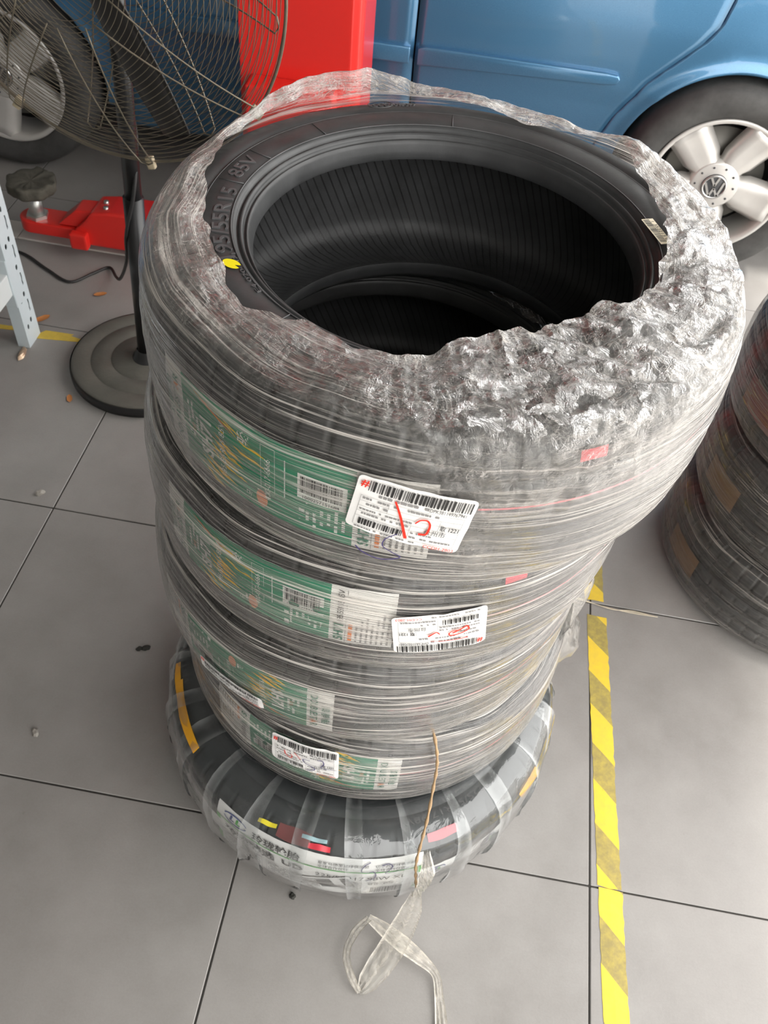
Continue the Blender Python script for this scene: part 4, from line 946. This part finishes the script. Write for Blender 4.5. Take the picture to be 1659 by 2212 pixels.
cab = smooth_path([np.array(p)-fo for p in [(-1.120, .905, .70), (-1.112, .893, .60), (-1.118, .852, .50), (-1.150, .855, .40), (-1.19, .92, .28), (-1.28, 1.06, .12), (-1.35, 1.18, .03), (-1.40, 1.25, .006), (-1.435, 1.212, .005), (-1.481, 1.157, .005), (-1.566, 1.198, .005), (-1.666, 1.254, .005), (-1.78, 1.26, .005)]], 8)
link('power_cord', tube_mesh('power_cord', cab, .0042, 8), M['cord'], fan)

# ------------------------------------------------------------------ perforated shelf upright
sh = empty('shelf_frame', (-1.502, .866, 0), 'pale blue perforated steel shelf upright with a brace beside the fan', 'shelf')
def holed_face(name, w, h, holes, thick, mat, parent):
    cu = bpy.data.curves.new(name, 'CURVE'); cu.dimensions = '2D'; cu.fill_mode = 'BOTH'; cu.extrude = thick/2
    def spl(pts):
        s = cu.splines.new('POLY'); s.points.add(len(pts)-1); s.use_cyclic_u = True
        for i, (a, b) in enumerate(pts): s.points[i].co = (a, b, 0, 1)
    spl([(0, 0), (w, 0), (w, h), (0, h)])
    for q in holes: spl(q)
    ob = bpy.data.objects.new(name, cu); COL.objects.link(ob); dg = bpy.context.evaluated_depsgraph_get(); me = bpy.data.meshes.new_from_object(ob.evaluated_get(dg))
    bpy.data.objects.remove(ob); bpy.data.curves.remove(cu); me.name = name
    return link(name, me, mat, parent, False)
holes = []
for k in range(22):
    z = .055+.078*k
    for (y, r) in ((.018, .0050), (.038, .0050)): holes.append([(y+r*math.cos(a), z+(y-.018)*.45+r*1.5*math.sin(a)) for a in np.linspace(0, 2*PI, 10, endpoint=False)])
    c = [(.0440, 0), (.0495, .004), (.0482, .014), (.0502, .024), (.0488, .036), (.0436, .037), (.0452, .024), (.0432, .014)]
    holes.append([(a, z+.030+b) for a, b in c])
fc = holed_face('perforated_face', .063, 1.9, holes, .002, M['shelf'], sh); fc.rotation_euler = (PI/2, 0, PI/2); fc.location = (.031, 0, 0)
link('channel_web', box_mesh('channel_web', 0, .032, -.001, .001, 0, 1.9, .0004, 1), M['shelf'], sh, False)
link('channel_flange', box_mesh('channel_flange', .0, .002, .001, .014, 0, 1.9, .0004, 1), M['shelf'], sh, False)
link('rear_flange', box_mesh('rear_flange', .012, .032, .061, .063, 0, 1.9, .0004, 1), M['shelf'], sh, False)
link('slot_shade_sheet', box_mesh('slot_shade_sheet', .024, .026, .006, .060, .02, 1.88), M['hole'], sh, False)  # dark sheet stands in for the shade seen through the slots
link('cross_brace', box_mesh('cross_brace', -.004, .028, -.70, -.002, .165, .225, .003, 2), M['brace'], sh, False)
link('bracket', box_mesh('bracket', -.001, .0325, -.004, .030, .128, .262, .002, 1), M['shelf'], sh, False)
link('back_panel', box_mesh('back_panel', -.45, -.012, .03, .036, .26, .75), M['bluep'], sh, False)

# ------------------------------------------------------------------ red two-post lift
lift = empty('car_lift', (-.87, 1.5, 0), 'red lift column in front of the car with a low swing arm and rubber pad', 'car lift')
lo = np.array((-.87, 1.5, 0))
def lp(me, name, mat, smooth=True):
    me.transform(Matrix.Translation(-Vector(lo))); return link(name, me, mat, lift, smooth)
lp(prism_mesh('post', [(-1.03, 1.40), (-.752, 1.40), (-.735, 1.41), (-.725, 1.425), (-.725, 1.60), (-.775, 1.60), (-.775, 1.50), (-.975, 1.50), (-.975, 1.60), (-1.03, 1.60)], .02, 2.75, 'xy', .004), 'post', M['liftred'], False)
lp(box_mesh('post_base', -1.12, -.62, 1.33, 1.68, 0, .02, .003, 1), 'post_base', M['liftred'], False)
lp(box_mesh('carriage', -1.0, -.78, 1.33, 1.40, .03, .55, .006), 'carriage', M['liftred'], False)
lp(prism_mesh('outer_arm', [(-1.505, .045), (-1.505, .085), (-1.470, .118), (-1.445, .150), (-1.395, .158), (-1.02, .170), (-1.02, .050), (-1.18, .045)], 1.285, 1.385, 'xz', .007), 'outer_arm', M['liftred'], False)
lp(prism_mesh('arm_step', [(-1.56, .085), (-1.500, .138), (-1.45, .142), (-1.45, .085)], 1.305, 1.370, 'xz', .005), 'arm_step', M['liftred'], False)
c = [(-1.645+.04*math.cos(a), 1.340+.042*math.sin(a)) for a in np.linspace(PI/2, 3*PI/2, 14)]
lp(prism_mesh('inner_arm', c+[(-1.42, 1.298), (-1.42, 1.382)], .046, .082, 'xy', .004), 'inner_arm', M['liftred'], False)
lp(box_mesh('stop_lug', -1.512, -1.462, 1.262, 1.290, .040, .088, .006), 'stop_lug', M['liftred'], False)
for x in (-1.408, -1.418):
    lp(tube_mesh('pin', [(x, 1.312+(.03 if x < -1.41 else 0), .150), (x, 1.312+(.03 if x < -1.41 else 0), .1615)], .007, 12), 'pin', M['steel'])
pad = bpy.data.objects.new('lift_pad', None); COL.objects.link(pad); pad.parent = lift
def padpart(me, name, mat, smooth=True):
    me.transform(Matrix.Translation(-Vector(lo))); return link(name, me, mat, pad, smooth)
padpart(tube_mesh('pad_screw', [(-1.632, 1.335, .075), (-1.632, 1.335, .150)], .0200, 18), 'pad_screw', M['steel'])
padpart(tube_mesh('pad_nut', [(-1.632, 1.335, .078), (-1.632, 1.335, .092)], .032, 6), 'pad_nut', M['steel'], False)
n = 48; th_ = np.linspace(0, 2*PI, n, endpoint=False)
P = np.zeros((n, 9, 3)); prf = [(0.0, .192), (.03, .193), (.052, .194), (.064, .196), (.067, .192), (.067, .172), (.058, .160), (.040, .150), (0.0, .148)]
for i, a in enumerate(th_):
    oc = 1+.045*math.cos(8*a)
    for j, (r, z) in enumerate(prf): P[i, j] = (-1.628+r*oc*math.cos(a), 1.335+r*oc*math.sin(a), z+(.004*vnoise(np.array([i*.55]), np.array([j*1.7]), 3)[0] if 0 < j < 5 else 0))
padpart(gridmesh('rubber_pad', P, wrap=True), 'rubber_pad', M['pad'])
cp = empty('cover_plate', (-1.6, 1.37, 0), 'flat beige steel cover plate on the floor under the red lift arm', 'plate')
for x0, x1 in ((-2.30, -1.708), (-1.706, -1.13)):
    link('plate_sheet', box_mesh('plate_sheet', x0+1.6, x1+1.6, -.047, .034, 0.0005, .006, .001, 1), M['plate'], cp, False)

# ------------------------------------------------------------------ blue car
car = empty('car', (-.8, 2.5, 0), 'blue car with silver five-spoke wheels parked behind the tyre stack', 'car')
cao = np.array((-.8, 2.5, 0))
def cpart(me, name, mat, smooth=True):
    me.transform(Matrix.Translation(-Vector(cao))); return link(name, me, mat, car, smooth)
ZB = [(.17, 1.835), (.22, 1.812), (.30, 1.792), (.40, 1.776), (.47, 1.768), (.485, 1.762), (.56, 1.760), (.65, 1.760), (.78, 1.768), (.90, 1.785), (.98, 1.805)]
def bodyY(z, x): 
    y = np.interp(z, [a for a, b in ZB], [b for a, b in ZB])
    return y+.05*np.clip((x-.55)/.6, 0, 1)**2+.06*np.clip((-1.9-x)/.7, 0, 1)**2
RH = (.287, .282); FH = (-1.872, .282); AR = .306; WY = 1.80
DOOR = [(.17, -.105), (.28, -.088), (.35, -.070), (.415, -.046), (.47, -.014), (.526, .019), (.565, .055), (.604, .094), (.645, .132), (.688, .160), (.756, .173), (.85, .176), (.98, .176)]
doorx = lambda z: np.interp(z, [a for a, b in DOOR], [b for a, b in DOOR])
def skirted(P, d=.016):
    """turn the borders of a panel in by d so that the joints have depth"""
    a = P.copy()
    def inn(row, nb): r = row+(row-nb)*.02; r = r.copy(); r[..., 1] += d; return r
    a = np.concatenate([inn(a[:1], a[1:2]), a, inn(a[-1:], a[-2:-1])], 0)
    a = np.concatenate([inn(a[:, :1], a[:, 1:2]), a, inn(a[:, -1:], a[:, -2:-1])], 1); return a
def panel_rows(name, xl, xr, z0, z1, nz=34, nx=30, mat='paint'):
    z = np.linspace(z0, z1, nz); u = np.linspace(0, 1, nx)
    X = xl(z)[:, None]*(1-u)+xr(z)[:, None]*u; Z = np.repeat(z[:, None], nx, 1)
    return cpart(gridmesh(name, skirted(np.stack([X, bodyY(Z, X), Z], -1))), name, M[mat])
g = .0028
cst = lambda v: (lambda z: np.full_like(z, v))
rear_door = panel_rows('rear_door', cst(-.632+g), lambda z: doorx(z)-g, .21, .96)
front_door = panel_rows('front_door', cst(-1.50), cst(-.632-g), .21, .96)
def ring_panel(name, hub, left, right, ztop, zbot, a0, a1, n=72, m=16):
    P = np.zeros((n, m, 3))
    for i, a in enumerate(np.linspace(a0, a1, n)):
        dx, dz = math.cos(a), math.sin(a); t = AR
        while t < 2.5:
            x = hub[0]+dx*t; z = hub[1]+dz*t
            if z > ztop or z < zbot or x > right(z) or x < left(z): break
            t += .004
        t = max(t, AR+.012)
        for j in range(m):
            q = AR+(t-AR)*(j/(m-1))**1.5; x = hub[0]+dx*q; z = hub[1]+dz*q
            lipb = .010*math.exp(-((q-AR)/.022)**2)
            P[i, j] = (x, float(bodyY(z, x))-lipb, z)
    P = skirted(P); P[:, 0, 1] += .03
    return cpart(gridmesh(name, P), name, M['paint'])
ring_panel('rear_quarter', RH, lambda z: float(doorx(z))+g, lambda z: 1.05, .96, .20, PI+.25, -.25)
ring_panel('front_wing', FH, lambda z: -2.62, lambda z: -1.5-2*g, .96, .20, PI+.25, -.25)
cpart(prism_mesh('door_moulding', [(-.622, .487), (-.622, .532), (-.60, .538), (-.10, .541), (-.066, .538), (-.058, .528), (-.066, .514), (-.10, .509)], 1.744, 1.766, 'xz', .004), 'door_moulding', M['paint'])
cpart(prism_mesh('door_moulding', [(-1.48, .480), (-1.48, .526), (-.642, .532), (-.642, .487)], 1.744, 1.766, 'xz', .004), 'door_moulding', M['paint'])
cpart(box_mesh('sill', -1.56, -.03, 1.815, 1.90, .145, .235, .012), 'sill', M['paint'])
cpart(box_mesh('underbody', -2.6, 1.02, 2.08, 3.3, .17, .95, .02), 'underbody', M['dark'], False)
cpart(box_mesh('inner_body', -1.52, -.06, 1.83, 2.10, .16, .95, .01), 'inner_body', M['dark'], False)
cpart(box_mesh('inner_body', .62, 1.02, 1.86, 2.10, .20, .95, .01), 'inner_body', M['dark'], False)
cpart(box_mesh('inner_body', -2.6, -2.21, 1.90, 2.10, .20, .95, .01), 'inner_body', M['dark'], False)
cpart(box_mesh('wheel_housing', -.03, .61, 1.86, 2.10, .62, .95, .01), 'wheel_housing', M['dark'], False)
cpart(box_mesh('wheel_housing', -2.20, -1.53, 1.86, 2.10, .62, .95, .01), 'wheel_housing', M['dark'], False)
# upper body: bonnet, cabin, far side
def loft(name, secs, mat):
    return cpart(gridmesh(name, np.array(secs, float)), name, M[mat])
def sec(x, y0, y1, z0, z1, r=.06):
    pts = [(y0, z0), (y0+.012, z0+(z1-z0)*.5), (y0+.04, z1-r), (y0+.08, z1-.02), (y0+.18, z1), ((y0+y1)/2, z1+.015), (y1-.18, z1), (y1-.08, z1-.02), (y1-.04, z1-r), (y1-.012, z0+(z1-z0)*.5), (y1, z0)]
    return [(x, a, b) for a, b in pts]
loft('upper_body', [sec(-2.62, 1.95, 3.15, .60, .68), sec(-2.45, 1.88, 3.22, .7, .84), sec(-1.6, 1.80, 3.30, .94, .985), sec(-.4, 1.80, 3.30, .94, 1.0), sec(.85, 1.82, 3.28, .94, 1.01), sec(1.03, 1.90, 3.2, .9, .97), sec(1.06, 1.95, 3.15, .5, .55)], 'paint')
loft('cabin_roof', [sec(-1.45, 1.86, 3.24, .99, 1.03), sec(-.85, 1.98, 3.12, .99, 1.42), sec(-.3, 1.99, 3.11, .99, 1.46), sec(.35, 1.99, 3.11, .99, 1.44), sec(.95, 1.92, 3.18, .99, 1.04)], 'paint')
cpart(prism_mesh('side_window', [(-1.25, 1.03), (-.80, 1.36), (-.36, 1.39), (-.36, 1.03)], 1.895, 1.915, 'xz', .004), 'side_window', M['glass'])
cpart(prism_mesh('side_window', [(-.30, 1.03), (-.30, 1.39), (.20, 1.38), (.50, 1.08), (.50, 1.03)], 1.895, 1.915, 'xz', .004), 'side_window', M['glass'])
cpart(box_mesh('far_side', -2.5, 1.0, 3.26, 3.30, .2, .96, .01), 'far_side', M['paint'])
def wheel(hub, spin, name):
    w = bpy.data.objects.new(name, None); COL.objects.link(w); w.parent = car; w.location = np.array((hub[0], WY, hub[1]))-cao
    def wp(me, nm, mat, smooth=True): return link(nm, me, M[mat], w, smooth)
    wp(lathe_mesh('wheel_tyre', [(.196, -.09), (.205, -.105), (.235, -.108), (.262, -.098), (.276, -.078), (.2815, -.05), (.282, .0), (.2815, .05), (.276, .072), (.268, .082), (.250, .089), (.235, .090), (.222, .087), (.208, .080), (.200, .074), (.196, .070)], 72, 'y'), 'wheel_tyre', 'oldrub')
    wp(lathe_mesh('rim_flange', [(.198, .070), (.2005, .078), (.197, .081), (.188, .078), (.184, .070), (.180, .04), (.176, .0), (.174, -.06)], 72, 'y'), 'rim_flange', 'alloy')
    wp(lathe_mesh('brake_disc', [(.02, .0), (.145, .0), (.145, -.012), (.02, -.012)], 40, 'y'), 'brake_disc', 'rotor')
    wp(lathe_mesh('wheel_well', [(.002, -.035), (.174, -.035), (.174, -.06)], 40, 'y'), 'wheel_well', 'dark')
    for k in range(5):
        a = math.radians(spin+72*k); ca, sa = math.cos(a), math.sin(a); n = 9; P = np.zeros((n, 7, 3))
        for i in range(n):
            t = i/(n-1); rho = .030+.158*t; hw = .040+.014*t
            if t < .3: hw = min(hw, .036)
            for j in range(7):
                x = (j/6-.5)*2*hw; edge = abs(j/6-.5)*2
                y = .052+.018*t-.0035*t*math.sin(PI*t)*3-.022*smoothstep(.70, 1.0, edge)-(.004 if edge < .5 else 0)*t
                P[i, j] = (rho*ca-x*sa, -float(y), rho*sa+x*ca)
        o = wp(gridmesh('spoke', P), 'spoke', 'alloy'); sd = o.modifiers.new('thickness', 'SOLIDIFY'); sd.thickness = .022; sd.offset = 0
    wp(lathe_mesh('hub_plate', [(.002, .0675), (.064, .0675), (.070, .0645), (.073, .045)], 40, 'y'), 'hub_plate', 'alloy')
    wp(lathe_mesh('hub_cap', [(.002, .0725), (.034, .0725), (.0365, .070), (.037, .060)], 40, 'y'), 'hub_cap', 'capdark')
    V = []; F = []
    def seg(a, b, wd=.0062):
        a = np.array(a); b = np.array(b); d = (b-a)/np.linalg.norm(b-a); nrm = np.array((-d[1], d[0]))*wd/2; n0 = len(V)
        for p in (a-nrm, b-nrm, b+nrm, a+nrm): V.append((p[0], -.0755, p[1]))
        for p in (a-nrm, b-nrm, b+nrm, a+nrm): V.append((p[0], -.0720, p[1]))
        F.extend([(n0, n0+1, n0+2, n0+3)]+[(n0+i, n0+4+i, n0+4+(i+1) % 4, n0+(i+1) % 4) for i in range(4)])
    rt = math.radians(spin-59+8)
    rr = lambda p: (p[0]*math.cos(rt)-p[1]*math.sin(rt), p[0]*math.sin(rt)+p[1]*math.cos(rt))
    for a, b in (((-.012, .030), (0, .004)), ((0, .004), (.012, .030)), ((-.0265, .014), (-.0115, -.028)), ((-.0115, -.028), (0, -.004)), ((0, -.004), (.0115, -.028)), ((.0115, -.028), (.0265, .014))): seg(rr(a), rr(b))
    me = pymesh('hub_emblem', V, F); wp(me, 'hub_emblem', 'chrome', False)
    wp(lathe_mesh('emblem_ring', [(.0305, .072), (.0305, .0758), (.0355, .0758), (.0355, .072)], 40, 'y'), 'emblem_ring', 'chrome')
    for k in range(10):
        a = 2*PI*k/10; o = wp(tube_mesh('wheel_bolt', [(.056*math.cos(a), -.0640, .056*math.sin(a)), (.056*math.cos(a), -.0690, .056*math.sin(a))], .0032, 8), 'wheel_bolt', 'capdark')
    return w
wheel(RH, 59, 'rear_wheel'); wheel(FH, 38, 'front_wheel')
for hx in (RH[0], FH[0]):
    me = lathe_mesh('far_tyre', [(.0, -.09), (.2, -.09), (.28, -.06), (.28, .06), (.2, .09), (0, .09)], 40, 'y'); me.transform(Matrix.Translation((hx, 3.16, .282))); cpart(me, 'far_tyre', M['oldrub'])

# ------------------------------------------------------------------ litter on the floor
def leaf(x, y, rz, s, label, mat='leaf'):
    P = np.zeros((9, 5, 3))
    for i in range(9):
        t = i/8
        for j in range(5):
            w = .95*math.sin(PI*(t*.92+.04))*(.55+.1*math.sin(9*t)); P[i, j] = ((t-.5)*s, (j/4-.5)*w*s, .002+.10*s*((j/4-.5)**2)*4*w+.18*s*(t-.5)**2)
    o = link('dry_leaf', gridmesh('dry_leaf', P), M[mat]); o.location = (x, y, 0); o.rotation_euler = (0, 0, rz); tag(o, label, 'leaf'); return o
leaf(-1.381, 1.128, .5, .036, 'small orange dry leaf alone on the tiles below the red lift arm')
leaf(-1.300, .706, 2.0, .028, 'curled orange dry leaf on the tiles beside the fan base')
leaf(-1.488, .985, .9, .045, 'orange dry leaf partly hidden behind the shelf post')
def scrap(name, x, y, s, mat, label, cat, seed):
    bm = bmesh.new(); bmesh.ops.create_icosphere(bm, subdivisions=2, radius=1)
    q = random.Random(seed)
    for v in bm.verts: v.co = Vector((v.co.x*s[0], v.co.y*s[1], max(-.2*s[2], v.co.z*s[2])))*(1+q.uniform(-.22, .22))
    zmin = min(v.co.z for v in bm.verts)
    me = bpy.data.meshes.new(name); bm.to_mesh(me); bm.free(); me.transform(Matrix.Translation((0, 0, -zmin)))
    o = link(name, me, mat, None, False); o.location = (x, y, 0); o.rotation_euler = (0, 0, q.uniform(0, 6)); tag(o, label, cat); return o
scrap('pebble', -1.245, .398, (.011, .007, .007), M['stone'], 'grey pebble on the tile near the joint below the fan base', 'pebble', 1)
scrap('pebble', -1.020, -.150, (.010, .006, .006), M['stone'], 'grey pebble low on the dark tile left of the stack', 'pebble', 2)
scrap('rubber_crumb', -.898, .058, (.006, .005, .003), M['grit'], 'smaller of two black crumbs on the shaded tile', 'crumb', 3)
scrap('rubber_crumb', -.884, .062, (.009, .006, .004), M['grit'], 'larger of two black crumbs on the shaded tile', 'crumb', 4)
scrap('rubber_crumb', -.496, -.343, (.006, .005, .005), M['grit'], 'black crumb on the tile in front of the white label', 'crumb', 5)
scrap('foil_wrapper', -1.478, .838, (.026, .009, .008), M['foil'], 'crushed brown foil wrapper on the floor before the shelf post', 'wrapper', 6)
